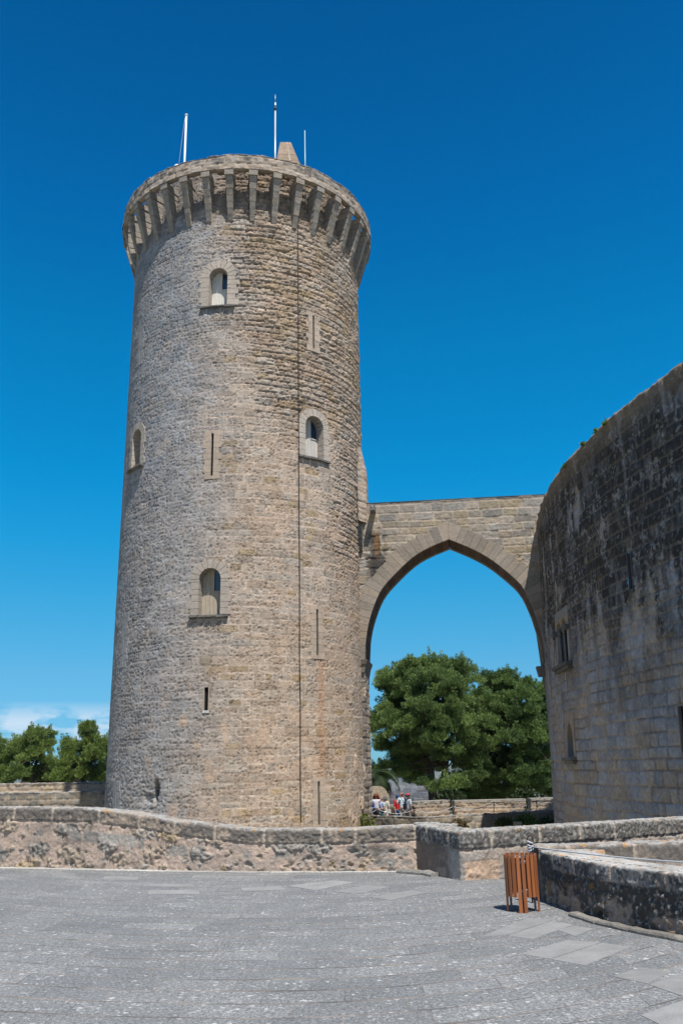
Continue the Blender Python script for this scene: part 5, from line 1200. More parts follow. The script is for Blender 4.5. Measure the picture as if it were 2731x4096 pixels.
    def garment(name, chains, col, mat=None, stripes=None, levels=2):
        me = skin_mesh(name, chains, None, root, levels); n = len(me.vertices); co = np.empty(n * 3, np.float32); me.vertices.foreach_get('co', co); zc = (co.reshape(-1, 3)[:, 2] - z0) / k
        c = np.tile(np.array(col, np.float32), (n, 1))
        if stripes is not None: c = np.where((np.floor(zc / .045) % 2 == 0)[:, None], c, np.array(stripes, np.float32))
        set_col(me, c); return link(me, name, mat or M['coat'], root)
    sl = top.get('sleeve', .6)
    ch = [[(0, 0, .90, .155, .115), (0, .012, 1.08, .15, .112), (0, .004, 1.26, .172, .125), (0, -.01, 1.39, .135, .098), (0, -.005, 1.455, .068)]]
    for nm, (sg, sh, el, wr) in arms.items():
        end = sh + (el - sh) * min(sl * 2, 1) if sl <= .5 else el + (wr - el) * (sl - .5) * 2
        ch.append([3, (*sh, .075)] + ([(*el, .056)] if sl > .5 else []) + [(*end, .058 if sl <= .5 else .045)])
    garment(top.get('name', 'shirt'), ch, top['col'], stripes=top.get('stripes'))
    if top.get('open') is not None:
        mb = MB(); mb.prism([W_(-.06, .112, .98), W_(.06, .112, .98), W_(.055, .122, 1.38), W_(-.055, .122, 1.38)], [W_(-.06, .128, .98), W_(.06, .128, .98), W_(.055, .138, 1.38), W_(-.055, .138, 1.38)], top['open']); mb.build('undershirt', M['coat'], root)
    if legs.get('skirt'):
        mb = MB(); n = 16; pr = [(.15, .98), (.17, .85), (.19, .60), (.18, .58)]
        vs = [W_(r_ * cos(2 * pi * j / n), r_ * .72 * sin(2 * pi * j / n), z) for r_, z in pr for j in range(n)]
        mb.add(vs, [[i * n + j, i * n + (j + 1) % n, (i + 1) * n + (j + 1) % n, (i + 1) * n + j] for i in range(3) for j in range(n)], legs['col'], True); mb.build('skirt', M['coat'], root)
    else:
        garment('trousers', [[(0, 0, .95, .152, .112)], [0, *legj[0]], [0, *legj[1]]], legs['col'])
    # shoes
    for lj in legj:
        x, y, _, _ = lj[2]; mb = MB(); mb.tube([W_(x, y - .06, .045), W_(x, y + .02, .05), W_(x + .01, y + .12, .04), W_(x + .01, y + .18, .03)], [.042, .05, .046, .03], (.06, .055, .05), 8); mb.build('shoe', M['coat'], root)
    # hair
    if hair.get('col'):
        mb = MB(); L = hair.get('len', 0); cu = hair.get('curl', 0); n = 14
        for i in range(hair.get('n', 34)):
            t = rg.uniform(-1, 1) * 2.5; hgt = rg.uniform(0, 1); ph = t; rr_ = (.088 + .03 * cu) * (1 - .45 * hgt * hgt); 
            x, y = rr_ * sin(ph), -rr_ * cos(ph) * 1.1; z = 1.60 + .135 * hgt
            if y > .045 and z < 1.685: continue
            e = np.array([x * (1.15 + cu * .4), y * 1.12 - .01, z - .05 - L * rg.uniform(.6, 1)]); rad = .034 + .016 * cu
            mb.tube([W_(x * .9, y * .9, z + .015), W_(x, y, z - .01), W_(*((np.array([x, y, z]) + e) / 2 + [x * .15, 0, 0])), W_(*e)], [rad * .7, rad, rad, rad * .45], tuple(np.array(hair['col']) * rg.uniform(.75, 1.25)), 6)
        mb.build('hair', M['coat'], root)
    for it in acc:
        mb = MB(); kd = it[0]; c = it[1]
        if kd in ('cap', 'hat'):
            n = 16; pr = [(.098, 1.645), (.10, 1.69), (.082, 1.735), (.04, 1.755), (.002, 1.758)]
            vs = [W_(r_ * cos(2 * pi * j / n), .01 + r_ * 1.12 * sin(2 * pi * j / n), z) for r_, z in pr for j in range(n)]
            mb.add(vs, [[i * n + j, i * n + (j + 1) % n, (i + 1) * n + (j + 1) % n, (i + 1) * n + j] for i in range(4) for j in range(n)], c, True)
            if kd == 'cap': mb.add([W_(x, y, z) for z in (1.65, 1.662) for x, y in ((-.08, .07), (-.06, .175), (0, .20), (.06, .175), (.08, .07))], [[0, 1, 2, 3, 4], [9, 8, 7, 6, 5]] + [[i, i + 5, i + 6, i + 1] for i in range(4)], c)
            else:
                pr = [(.095, 1.655), (.19, 1.64), (.195, 1.65), (.095, 1.67)]; vs = [W_(r_ * cos(2 * pi * j / n), .01 + r_ * 1.1 * sin(2 * pi * j / n), z) for r_, z in pr for j in range(n)]
                mb.add(vs, [[i * n + j, i * n + (j + 1) % n, (i + 1) * n + (j + 1) % n, (i + 1) * n + j] for i in range(3) for j in range(n)], it[2], True)
            mb.build('hat' if kd == 'hat' else 'cap', M['coat'], root)
        elif kd == 'glasses':
            for sg in (-1, 1): mb.tube([W_(sg * .036 - .022, .10, 1.638), W_(sg * .036 + .022, .10, 1.638)], .02, c, 8)
            mb.tube([W_(-.03, .104, 1.643), W_(.03, .104, 1.643)], .006, c, 6); mb.build('sunglasses', M['black'], root)
        elif kd == 'bag':
            x, y, z = it[2]; s = it[3]; q = [W_(x + sx * s * .5, y + sy * .05, z + sz * s * .42) for sz in (-1, 1) for sx, sy in ((-1, -1), (1, -1), (1, 1), (-1, 1))]
            mb.prism(q[:4], q[4:], c); o_ = mb.build('bag', M['coat'], root); mb = MB(); sg = 1 if x < 0 else -1
            mb.tube([W_(x, y, z + s * .4), W_(x * .4 , .135 if y > -.05 else -.135, 1.22), W_(sg * .10, .085 if y > -.05 else -.10, 1.43), W_(sg * .11, 0, 1.47)], .014, tuple(np.array(c) * .8), 6); mb.build('bag_strap', M['coat'], root)
        elif kd == 'camera':
            x, y, z = it[2]; q = [W_(x + sx * .07, y + sy * .03, z + sz * .05) for sz in (-1, 1) for sx, sy in ((-1, -1), (1, -1), (1, 1), (-1, 1))]; mb.prism(q[:4], q[4:], c); mb.tube([W_(x, y + .03, z), W_(x, y + .11, z)], .035, c, 10); mb.build('camera', M['black'], root)
    return root
def people():
    Z = -1.45; SK = (.52, .30, .21); T2 = (.42, .23, .15)
    # D is set so that each head lands at its height in the picture
    def dist(v, u, H): return (EYE[2] - (Z + H)) / math.tan(-math.asin(ray(u, v)[2]))
    def P(u, v, H, *a): person(u, v, 48.6, Z + (float(at_d(u, v, 48.6)[2]) - (Z + H)), H, *a)
    P(1478, 3187, 1.62, 'woman in a bright blue cardigan and blue trousers, half behind the tower edge', 10, dict(l='front', r='front'), dict(col=(.13, .06, .03), len=.16), SK, dict(name='cardigan', col=(.03, .14, .42), sleeve=.95, open=(.75, .75, .78)), dict(col=(.02, .09, .38)), [], 1)
    P(1504, 3177, 1.68, 'woman with curly auburn hair, white top and black skirt', -15, dict(l='down', r='down'), dict(col=(.17, .055, .03), len=.14, curl=1, n=46), T2, dict(col=(.62, .60, .70), sleeve=.1), dict(col=(.015, .015, .018), skirt=1), [('glasses', (.01, .01, .01))], 2)
    P(1521, 3188, 1.62, 'grey-haired woman in light blue shirt and turquoise trousers with folded arms', -35, dict(l='front', r='front'), dict(col=(.27, .26, .25), len=.05), T2, dict(col=(.40, .48, .66), sleeve=.4), dict(col=(.12, .36, .44)), [('bag', (.03, .035, .06), (-.16, .10, .95), .22)], 3)
    P(1540, 3186, 1.64, 'person with dark grey hair in a cream striped shirt raising one hand', 150, dict(l='raise', r='down'), dict(col=(.15, .15, .15), len=.06), SK, dict(col=(.60, .57, .48), sleeve=.45, stripes=(.45, .42, .35)), dict(col=(.66, .62, .60)), [('bag', (.60, .58, .56), (.19, .0, .95), .24)], 4)
    P(1588, 3181, 1.68, 'man in a red shirt, blue cap and blue jeans with a camera', 48, dict(l='front', r='down'), dict(col=(.05, .04, .035), len=.0, n=18), T2, dict(col=(.52, .025, .035), sleeve=.45), dict(col=(.015, .09, .24)), [('cap', (.03, .09, .22)), ('camera', (.01, .01, .012), (-.16, .20, 1.05)), ('bag', (.16, .08, .03), (-.22, .05, .88), .24)], 5)
    P(1605, 3169, 1.80, 'tall bald man in a pale blue striped shirt with a black shoulder bag', 40, dict(l='down', r='back'), dict(), (.50, .22, .15), dict(col=(.66, .72, .76), sleeve=.45, stripes=(.36, .50, .60)), dict(col=(.27, .27, .27)), [('glasses', (.01, .01, .01)), ('bag', (.015, .015, .02), (-.10, .15, 1.06), .26)], 6)
    P(1630, 3176, 1.74, 'man in a red hat with black brim, grey blue shirt and grey trousers', 130, dict(l='back', r='down'), dict(col=(.2, .17, .15), len=.0, n=16), T2, dict(col=(.40, .46, .54), sleeve=.45), dict(col=(.17, .165, .16)), [('hat', (.50, .04, .05), (.02, .02, .022)), ('bag', (.02, .02, .024), (.16, .12, 1.0), .28)], 7)
people()


# ------------------------------------------------------------------ trees and plants
def pine_crown(root, lobes, D, seed, tuft=.21, dens=1.0, cols=((.085, .15, .045), (.29, .40, .12), (.03, .06, .03)), name='crown', flat=.62):
    """lobes: (u, v, ru, rv, depth shift) in photo pixels, each filled with pads of upright needle tufts"""
    rg = np.random.RandomState(seed); px = D * 1.02 / FPX; pads = []
    for (u, v, ru, rv, dd) in lobes:
        c = at_d(u, v, D + dd); k = (D + dd) / D; rx, rz = ru * px * k, rv * px * k; ry = (rx + rz) / 2
        for i in range(max(int(dens * 3.3 * rx * rz ** .5 + 3), 4)):
            q = rg.normal(size=3); q /= np.linalg.norm(q); q *= rg.uniform(.3, 1.0) ** .5
            sc = c + q * np.array([rx, ry, rz]) * .86; rs = rg.uniform(.62, 1.1) * min(1.0, .45 + rz * .4); tone = rg.rand()
            for j in range(rg.randint(9, 14)):                       # a cushion of pads on the upper side of each clump
                w = rg.normal(size=3); w /= np.linalg.norm(w); w[2] = abs(w[2]) * 1.35 - .35
                pads.append((*(sc + w * np.array([rs, rs, rs * .85]) * rg.uniform(.55, 1.0)), rg.uniform(.26, .42) * min(1, .5 + rs * .5), np.clip(tone + rg.normal() * .18, 0, 1)))
            for j in range(rg.randint(1, 4)):                         # stray shoots that break the outline
                w = rg.normal(size=3); w[2] = abs(w[2]) + .5; w /= np.linalg.norm(w); e = rg.uniform(.25, .75)
                for k_ in range(4): pads.append((*(sc + w * np.array([rs, rs, rs * .85]) + (w * .5 + np.array([0, 0, .6])) * e * k_ / 3), .15 - .025 * k_, np.clip(tone + .15, 0, 1)))
    pads = np.array(pads); centres = [(p[:3], p[3], p[4]) for p in pads[::5]]
    cnt = (90 * (pads[:, 3] / .34) ** 1.5).astype(int); idx = np.repeat(np.arange(len(pads)), cnt); n = len(idx); P = pads[idx]
    q = rg.normal(size=(n, 3)); q /= np.linalg.norm(q, axis=1, keepdims=True); q *= rg.uniform(.3, 1.0, (n, 1)) ** .5; q[:, 2] *= flat
    B = P[:, :3] + q * P[:, 3:4] * 1.3
    ax = np.stack([q[:, 0] * .9, q[:, 1] * .9, .8 + .5 * q[:, 2]], 1) + rg.normal(size=(n, 3)) * .3; ax /= np.linalg.norm(ax, axis=1, keepdims=True)
    L = (tuft * rg.uniform(.6, 1.2, (n, 1))); s1 = np.cross(ax, rg.normal(size=(n, 3))); s1 /= np.linalg.norm(s1, axis=1, keepdims=True); s2 = np.cross(ax, s1)
    t = np.clip(.75 * P[:, 4] + .35 * (rg.rand(n) - .2), 0, 1)[:, None]; col = np.array(cols[0]) * (1 - t) + np.array(cols[1]) * t; col = np.where(rg.rand(n, 1) < .12, np.array(cols[2]), col)
    VV = []; CCs = []
    for k in range(3):
        w = 2 * pi * k / 3 + rg.rand(n, 1) * 2; sv = s1 * np.cos(w) + s2 * np.sin(w); sp_ = L * .42
        VV.append(np.stack([B - s1 * .015, B + ax * L * .5 + sv * sp_ * .52, B + ax * L * 1.1 + sv * sp_ * .62, B + ax * L * .55 + sv * sp_ * .16], 1)); CCs.append(np.repeat(col[:, None, :], 4, 1))
    VV = np.concatenate(VV).reshape(-1, 3); CCs = np.concatenate(CCs).reshape(-1, 3); nf = len(VV) // 4
    me = bpy.data.meshes.new(name); me.vertices.add(len(VV)); me.vertices.foreach_set('co', VV.ravel().astype(np.float32))
    me.loops.add(nf * 4); me.loops.foreach_set('vertex_index', np.arange(nf * 4, dtype=np.int32)); me.polygons.add(nf)
    me.polygons.foreach_set('loop_start', np.arange(0, nf * 4, 4, dtype=np.int32)); me.polygons.foreach_set('loop_total', np.full(nf, 4, np.int32)); me.update(calc_edges=True)
    set_col(me, CCs.astype(np.float32)); return link(me, name, M['leaf'], root), centres
def trunk(root, pts, radii, limbs, name='trunk'):
    mb = MB(); P = smooth_curve(pts, 6); r = np.interp(np.linspace(0, 1, len(P)), np.linspace(0, 1, len(radii)), radii); mb.tube(list(P), list(r), n=10)
    for q0, q1, ra in limbs:
        q0, q1 = np.array(q0), np.array(q1); md = (q0 + q1) / 2 + np.array([0, 0, -.15 * np.linalg.norm(q1 - q0) * .4]); c = smooth_curve([q0, md, q1], 5); mb.tube(list(c), list(np.linspace(ra, ra * .35, len(c))), n=7)
    return mb.build(name, M['bark'], root)
def tree(name, label, cat, group, D, base_uv, zb, lobes, seed, trunks, dens=1.0, tuft=.21, cols=None, flat=.62):
    b = at_d(base_uv[0], base_uv[1], D); root = empty(name, (b[0], b[1], zb), label, cat, group)
    kw = dict(cols=cols) if cols else {}
    cr, cen = pine_crown(root, lobes, D, seed, tuft, dens, flat=flat, **kw); rg = random.Random(seed)
    for tpx, rad in trunks:
        pts = [at_d(u, v, D) for u, v in tpx]; pts[0][2] = min(pts[0][2], zb)
        lim = []
        for (pc, pr, t) in rg.sample(cen, min(26, len(cen))):
            s = rg.uniform(.45, .95); i = int(s * (len(pts) - 1)); f = s * (len(pts) - 1) - i; q0 = pts[i] * (1 - f) + pts[min(i + 1, len(pts) - 1)] * f
            if np.linalg.norm(pc - q0) < 9: lim.append((q0, pc, rad[0] * .28))
        trunk(root, pts, rad, lim)
    return root
tree('pine_tree', 'big broad pine with a domed crown in clumps, framed by the arch', 'pine tree', None, 75, (1735, 3230), -3.0,
     [(1720, 2706, 150, 58, 0), (1590, 2722, 60, 40, 1), (1660, 2692, 80, 38, -1), (1760, 2690, 90, 38, 1), (1845, 2710, 50, 42, 0), (1560, 2740, 50, 45, 0), (1640, 2720, 80, 55, 1), (1820, 2720, 80, 65, -1), (1585, 2770, 65, 50, 0), (1700, 2760, 130, 60, -2), (1850, 2800, 85, 60, -1), (1520, 2850, 65, 60, 0), (1600, 2850, 90, 55, 1.5), (1495, 2920, 50, 60, -1), (1580, 2920, 90, 55, -2), (1720, 2850, 120, 65, 1),
      (1720, 2910, 110, 55, -3), (1850, 2880, 90, 60, 0), (1900, 2930, 70, 60, -2), (1640, 2990, 90, 45, -2), (1560, 2985, 70, 36, 0), (1790, 2990, 100, 50, -3), (1890, 3010, 80, 55, 0), (1600, 3050, 85, 36, 1), (1545, 3085, 75, 30, -1), (1700, 3060, 80, 40, 2), (1830, 3070, 90, 45, 2), (1780, 3140, 95, 34, -4), (1700, 2960, 95, 50, -4), (1740, 2830, 110, 60, -4), (1800, 2770, 80, 55, -3), (1790, 2890, 90, 50, -4), (1650, 2930, 80, 45, -4), (1930, 2850, 50, 55, 2), (1940, 2790, 30, 30, 3), (1760, 2740, 110, 60, -4), (1900, 2990, 80, 70, 4), (1840, 3160, 90, 40, 4), (1720, 3030, 90, 40, 3), (1880, 3120, 70, 40, -1), (1660, 3110, 60, 28, 2)],
     901, [([(1735, 3235), (1728, 3160), (1722, 3080), (1720, 2960), (1722, 2840), (1725, 2740)], [.42, .36, .30, .24, .16, .06]), ([(1745, 3235), (1765, 3160), (1778, 3080), (1800, 2990), (1830, 2880)], [.34, .28, .22, .16, .06])], dens=.58)
tree('pine_tree', 'darker pine with ragged top between the big pine and the castle', 'pine tree', None, 80, (2080, 3230), -3.0,
     [(2020, 2745, 45, 50, 0), (2075, 2760, 55, 50, 1), (2130, 2810, 55, 55, -1), (1985, 2810, 50, 45, -1), (2165, 2790, 30, 45, 0), (2050, 2830, 80, 60, -2), (2120, 2890, 75, 60, 0), (2190, 2870, 45, 80, 1), (2000, 2890, 70, 55, 0), (2060, 2930, 90, 60, -3), (2150, 2970, 70, 60, -1), (1970, 2970, 70, 55, -1), (2040, 3010, 80, 55, -3), (2110, 3060, 80, 55, 0), (2190, 3010, 50, 80, 0), (2030, 3090, 90, 50, 1), (1960, 3100, 80, 50, -2), (2160, 3130, 70, 55, -1), (2060, 3150, 70, 45, 1), (1940, 3160, 60, 35, 2), (1915, 2815, 40, 45, 1), (1930, 2880, 60, 60, 0), (1962, 2735, 18, 34, 0), (1950, 2870, 60, 60, 2), (1960, 2930, 60, 60, 3), (1930, 3040, 70, 60, 3), (2100, 2830, 70, 60, -4), (2080, 2980, 90, 60, -5), (2200, 2940, 40, 60, -3), (2120, 3110, 90, 50, -4), (2010, 2790, 50, 45, 0), (2195, 3090, 40, 60, 0), (2000, 3185, 130, 34, 1), (2130, 3185, 120, 36, 2), (1900, 3185, 80, 30, 3), (2060, 3140, 120, 40, -3)],
     902, [([(2085, 3235), (2080, 3120), (2070, 2980), (2060, 2830), (2050, 2760)], [.36, .3, .22, .14, .05])], dens=.62, cols=((.065, .12, .04), (.21, .32, .09), (.03, .055, .028)))
LG = 'trees behind the long parapet left of the tower'
LC = ((.10, .16, .045), (.32, .42, .11), (.06, .095, .04))
tree('pine_tree', 'tree cut off by the left edge of the photo, behind the parapet', 'tree', LG, 92, (-40, 3150), .2, [(-60, 2990, 60, 50, 0), (-10, 3030, 50, 45, 1), (25, 3080, 45, 40, -1), (-50, 3080, 70, 45, 0), (10, 3110, 45, 28, 1)], 903, [([(-40, 3160), (-40, 3080), (-45, 2990)], [.3, .2, .06])], dens=.5, cols=LC)
tree('pine_tree', 'loose round-topped tree with thin branches, middle of the left group', 'tree', LG, 90, (140, 3150), .2, [(150, 2955, 70, 32, 0), (110, 2990, 50, 32, 0), (185, 2990, 45, 36, 1), (75, 3020, 34, 30, 0), (140, 3035, 65, 30, -1), (215, 3050, 38, 32, 0), (95, 3085, 55, 28, 0), (165, 3095, 60, 26, 1), (60, 3110, 50, 22, -2), (225, 3105, 36, 22, -1)], 904, [([(140, 3160), (142, 3090), (150, 3020), (152, 2960)], [.24, .18, .11, .04])], dens=.30, cols=LC)
tree('pine_tree', 'pointed tree with an upright tip right beside the tower edge', 'tree', LG, 90, (335, 3150), .2, [(350, 2925, 20, 24, 0), (345, 2965, 42, 30, 0), (300, 2985, 38, 30, 1), (395, 2995, 45, 36, -1), (270, 3005, 24, 24, 0), (340, 3020, 55, 30, -1), (430, 3010, 40, 45, 0), (285, 3060, 45, 28, 0), (400, 3060, 55, 34, 1), (340, 3100, 60, 26, 0), (425, 3105, 50, 28, 0), (265, 3110, 40, 20, 0)], 905, [([(333, 3165), (335, 3090), (345, 3010), (350, 2940)], [.24, .18, .11, .04])], dens=.30, cols=LC)
tree('bushy_tree', 'row of low bushy trees just above the left parapet', 'tree', LG, 96, (200, 3150), .2, [(30, 3110, 60, 24, 0), (120, 3115, 60, 22, 1), (205, 3112, 60, 24, 0), (290, 3112, 60, 24, 1), (380, 3110, 60, 26, 0), (450, 3100, 50, 30, 0)], 906, [([(200, 3165), (200, 3110)], [.15, .05])], dens=.8, cols=((.075, .11, .03), (.17, .20, .05), (.04, .07, .025)))


def palm(u, v, D, zb, label):
    b = at_d(u, v, D); root = empty('palm_tree', (b[0], b[1], zb), label, 'palm tree'); rg = random.Random(12)
    mb = MB(); mb.tube([(b[0], b[1], zb), (b[0], b[1], (zb + b[2]) / 2), tuple(b)], [.28, .24, .26], n=10); mb.build('trunk', M['bark'], root)
    mb = MB()
    for i in range(46):
        az = rg.uniform(0, 2 * pi); el = rg.uniform(-.5, 1.1); L = rg.uniform(2.0, 2.7); d = np.array([cos(az), sin(az), 0]); pts = []; q = np.array(b); e = el
        for j in range(12): q = q + (d * cos(e) + np.array([0, 0, sin(e)])) * L / 12; e -= .17; pts.append(q.copy())
        sd_ = np.array([-sin(az), cos(az), 0]); t = rg.random(); c = tuple(np.array([.018, .036, .012]) * (1 - t) + np.array([.042, .066, .02]) * t)
        mb.tube(pts, .018, c, 4)
        for j in range(1, 12):
            for sg in (-1, 1):
                for o in (0, .25, .5, .75):
                    r0 = pts[j - 1] * (1 - o) + pts[j] * o; ll = .6 * sin(pi * min((j + o) / 12, .97)) + .12; tp = r0 + sd_ * sg * ll * .8 + (pts[j] - pts[j - 1]) * 1.3 - np.array([0, 0, .16 * ll])
                    mb.add([r0, r0 + (pts[j] - pts[j - 1]) * .26, tp], [[0, 1, 2]], c)
    mb.build('fronds', M['leaf'], root)
palm(1490, 3110, 66, -3.0, 'palm with drooping dark fronds between the tower and the big pine')


def shrub(u, v, D, r, n, label, seed, cat='shrub', cols=((.05, .09, .02), (.10, .16, .035)), squash=1.0, leaf=.10, group=None, shift=0):
    c = at_d(u, v, D); rg = np.random.RandomState(seed); mb = MB()
    for i in range(n):
        q = rg.normal(size=3); q /= np.linalg.norm(q); q *= rg.rand() ** .4; q[2] = abs(q[2]) * squash; q[1] *= .6; b = c + q * r; ax = q + rg.normal(size=3) * .5; ax /= np.linalg.norm(ax); s = np.cross(ax, rg.normal(size=3)); s /= np.linalg.norm(s); t = rg.rand()
        L = leaf * rg.uniform(.6, 1.3); col = tuple(np.array(cols[0]) * (1 - t) + np.array(cols[1]) * t); mb.add([b, b + ax * L * .5 + s * L * .4, b + ax * L, b + ax * L * .5 - s * L * .4], [[0, 1, 2, 3]], col)
    for i in range(6):
        q = rg.normal(size=3) * .4; mb.tube([c - [0, 0, .05], c + np.array([q[0], q[1], abs(q[2]) * (2 if r < 1 else .7)]) * r], .012, (.08, .06, .04), 4)
    o = mb.build('shrub', M['leaf']); tag(o, label, cat, group); return o
for (u, v, r, n, lb, sd_, cc) in ((1772, 3312, .34, 260, 'dry yellowish weed on the moat wall beside the flat bracket', 1, ((.09, .10, .03), (.17, .15, .05))), (1836, 3314, .42, 300, 'tall straw-coloured weed right of the flat bracket', 2, ((.10, .085, .035), (.20, .15, .07))),
                                  (2022, 3310, .5, 420, 'round dark green shrub growing from the moat wall', 3, ((.04, .07, .02), (.09, .13, .03))), (2104, 3312, .62, 620, 'brightest and largest green shrub on the moat wall near the castle', 4, ((.05, .10, .02), (.12, .20, .05))),
                                  (2186, 3312, .5, 300, 'shaded shrub in the castle shadow on the moat wall', 5, ((.03, .055, .02), (.06, .09, .03))), (1452, 3312, .6, 420, 'grassy weeds at the foot of the bridge pier', 6, ((.08, .11, .02), (.17, .19, .04))), (1540, 3312, .3, 160, 'tiny green plant on the dark moat wall', 7, ((.05, .09, .02), (.09, .14, .03)))):
    D = np.hypot(*at_z(u, 3262, -.57)[:2]) - .35
    if u == 1452: D = 43.3
    shrub(u, v, D, r, n, lb, sd_, cols=cc, leaf=.13)
for (u, v, lb, sd_) in ((1806, 3222, 'dark bush seen through the left gap in the outer parapet', 31), (2111, 3214, 'dark bush seen through the right gap in the outer parapet', 32)):
    shrub(u, v + 18, 62.5, 1.3, 900, lb, sd_, cols=((.02, .035, .012), (.05, .075, .025)), leaf=.2)
for (u, v, r, n, lb, sd_) in ((2425, 1690, .42, 300, 'highest green caper tuft on the castle rim', 21), (2385, 1722, .34, 220, 'middle caper tuft hanging on the castle rim', 22), (2330, 1770, .2, 120, 'small caper tuft lower on the castle rim', 23), (2262, 1858, .34, 200, 'lowest caper tuft on the castle rim towards the bridge', 24)):
    a_, z_ = cas(u, v + 18); q = cpos(a_, min(z_, CTOP), .02); D = np.hypot(q[0], q[1]); shrub(u, v + 8, D, r * .30, n // 2, lb, sd_, cols=((.10, .17, .04), (.24, .32, .08)), leaf=.10)

# ------------------------------------------------------------------ land, town and haze
def terrain_mat():
    mt, N, p = new_mat('far_land'); tc = N.n('ShaderNodeTexCoord'); n1 = N.noise(tc.outputs['Object'], .004, 6, .6); n2 = N.noise(tc.outputs['Object'], .03, 4, .6)
    c = N.ramp(n1, [(.35, (.045, .07, .03)), (.5, (.10, .11, .06)), (.65, (.20, .18, .14))]); c = N.mix(1.0, c, N.ramp(n2, [(.3, .7), (.7, 1.3)]), 'MULTIPLY'); N.l(c, p.inputs['Base Color']); p.inputs['Roughness'].default_value = .95; return mt
def terrain():
    R = np.concatenate([np.linspace(60, 130, 12), np.geomspace(140, 14000, 46)]); A = np.linspace(0, 2 * pi, 97); RR, AA = np.meshgrid(R, A, indexing='ij')
    h = np.interp(RR, [60, 85, 110, 300, 900, 2000, 14000], [-4.8, -5.5, -9, -48, -104, -110, -112])
    x = RR * np.cos(AA); y = RR * np.sin(AA) + 30
    h = h + sst(6500, 11000, RR) * (110 + 420 * fbm(x / 2600 + 4, y / 2600, 700, 4)) * .42 + sst(120, 600, RR) * (fbm(x / 160, y / 160, 701, 4) - .5) * 10
    X = np.stack([x, y, h], -1); o = relief('terrain', X, h * 0, np.full(X.shape, .1), terrain_mat(), None, flip=True); tag(o, kind='structure')
terrain()
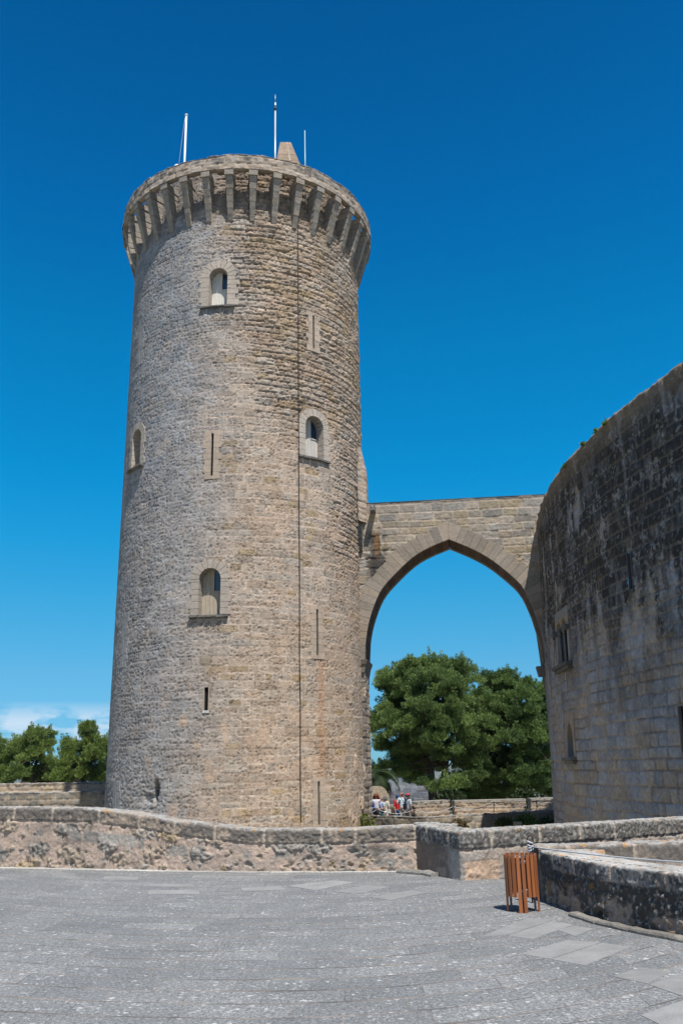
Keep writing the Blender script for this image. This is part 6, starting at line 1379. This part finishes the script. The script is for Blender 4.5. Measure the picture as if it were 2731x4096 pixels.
def town():
    rg = random.Random(77)
    pal = [tuple(q * .36 for q in c) for c in [(.62, .60, .56), (.68, .66, .62), (.55, .50, .45), (.50, .40, .33), (.58, .55, .55), (.42, .30, .26), (.60, .52, .44)]]
    win = (.035, .042, .055)
    def block(mb, x, y, w, d, h, c, rz, win_=True):
        z0 = float(np.interp(np.hypot(x, y - 30), [900, 2000, 14000], [-104, -110, -112])) - 3
        mb.box((x, y, z0 + h / 2), (w, d, h), c, rz)
        if win_:
            cz, sz = cos(rz), sin(rz); fl = int(h / 3.2); nw = max(int(w / 4.5), 2)
            for i in range(1, fl):
                zz = z0 + 3 + i * 3.2 - 1.2
                mb.box((x + sz * (d / 2 + .06), y - cz * (d / 2 + .06), zz), (w * .86, .3, 1.3), win, rz)
        mb.box((x, y, z0 + h + .8), (w * .4, d * .4, 1.6), tuple(q * .8 for q in c), rz)
    names = [(1572, 3112, 26, 'reddish brown apartment block in the distant town'), (1592, 3105, 24, 'tall beige apartment slab in the distant town'), (1604, 3110, 18, 'narrow grey tower block in the distant town'), (1660, 3112, 22, 'ochre-topped apartment block in the distant town'), (1672, 3120, 26, 'white wide apartment block in the distant town'),
             (1690, 3130, 24, 'pinkish slab block beside the pine trunk in the distant town'), (1640, 3130, 30, 'long pale office block in the distant town'), (1622, 3128, 20, 'low grey building in the middle of the distant town'), (1560, 3130, 22, 'small cream block above the palm in the distant town'), (1655, 3160, 34, 'white bridge-like building at the near edge of the town')]
    cols = [(.34, .20, .17), (.55, .48, .38), (.42, .42, .43), (.52, .36, .22), (.72, .72, .72), (.46, .36, .37), (.60, .58, .54), (.48, .48, .48), (.60, .54, .44), (.74, .74, .74)]
    for (u, v, w, lb), c in zip(names, cols):
        D = 112 / math.tan(-math.asin(ray(u, v + 14)[2])); D = min(max(D, 2300), 7000); p = at_d(u, v, D); px = D / FPX; mb = MB()
        block(mb, p[0], p[1], w * px * .8, 18, max(26, p[2] + 113), tuple(q * .45 for q in c), rg.uniform(-.2, .2)); o = mb.build('apartment_block', M['city']); tag(o, lb, 'building', 'distant town buildings')
    mb = MB()
    for i in range(2600):
        D = 2300 * (8600 / 2300) ** rg.random(); az = radians(rg.uniform(-17, 14)); x, y = D * sin(az), D * cos(az)
        block(mb, x, y, rg.uniform(12, 46), rg.uniform(10, 20), rg.uniform(8, 15) + (rg.random() < .18) * rg.uniform(8, 22), rg.choice(pal), rg.uniform(-.4, .4), D < 4500)
    o = mb.build('distant_town', M['city']); tag(o, kind='stuff')
    # belt of trees at the foot of the hill
    r2 = np.random.RandomState(5); V = []; F = []; C = []
    for i in range(1500):
        D = r2.uniform(1000, 2200); az = radians(r2.uniform(-17, 14)); x, y = D * sin(az), D * cos(az); s = r2.uniform(5, 11); z = np.interp(D, [300, 900, 2000], [-48, -104, -110]); col = np.array([.035, .06, .02]) * r2.uniform(.7, 1.5)
        for j in range(7):
            q = r2.normal(size=3) * s * .45; i0 = len(V); a = r2.normal(size=3) * s * .5; b = r2.normal(size=3) * s * .5; c0 = np.array([x, y, z + s * .5]) + q; V += [c0 - a, c0 + b, c0 + a, c0 - b]; F.append((i0, i0 + 1, i0 + 2, i0 + 3)); C += [col] * 4
    me = bpy.data.meshes.new('distant_woods'); me.from_pydata([tuple(v) for v in V], [], F); me.update(); set_col(me, np.array(C, np.float32)); o = link(me, 'distant_woods', M['leaf']); tag(o, kind='stuff')
town()
HAZE = 4e-5
def haze():
    mb = MB(); mb.box((0, 0, -54), (31000, 31000, 190), (.5, .5, .5)); mt = bpy.data.materials.new('haze'); mt.use_nodes = True; mt.node_tree.nodes.clear(); N = NT(mt.node_tree)
    v = N.n('ShaderNodeVolumePrincipled'); v.inputs['Color'].default_value = (.62, .76, .95, 1); v.inputs['Density'].default_value = HAZE; o = N.n('ShaderNodeOutputMaterial'); N.l(v.outputs[0], o.inputs['Volume'])
    ob = mb.build('haze', mt); tag(ob, kind='stuff')
haze()
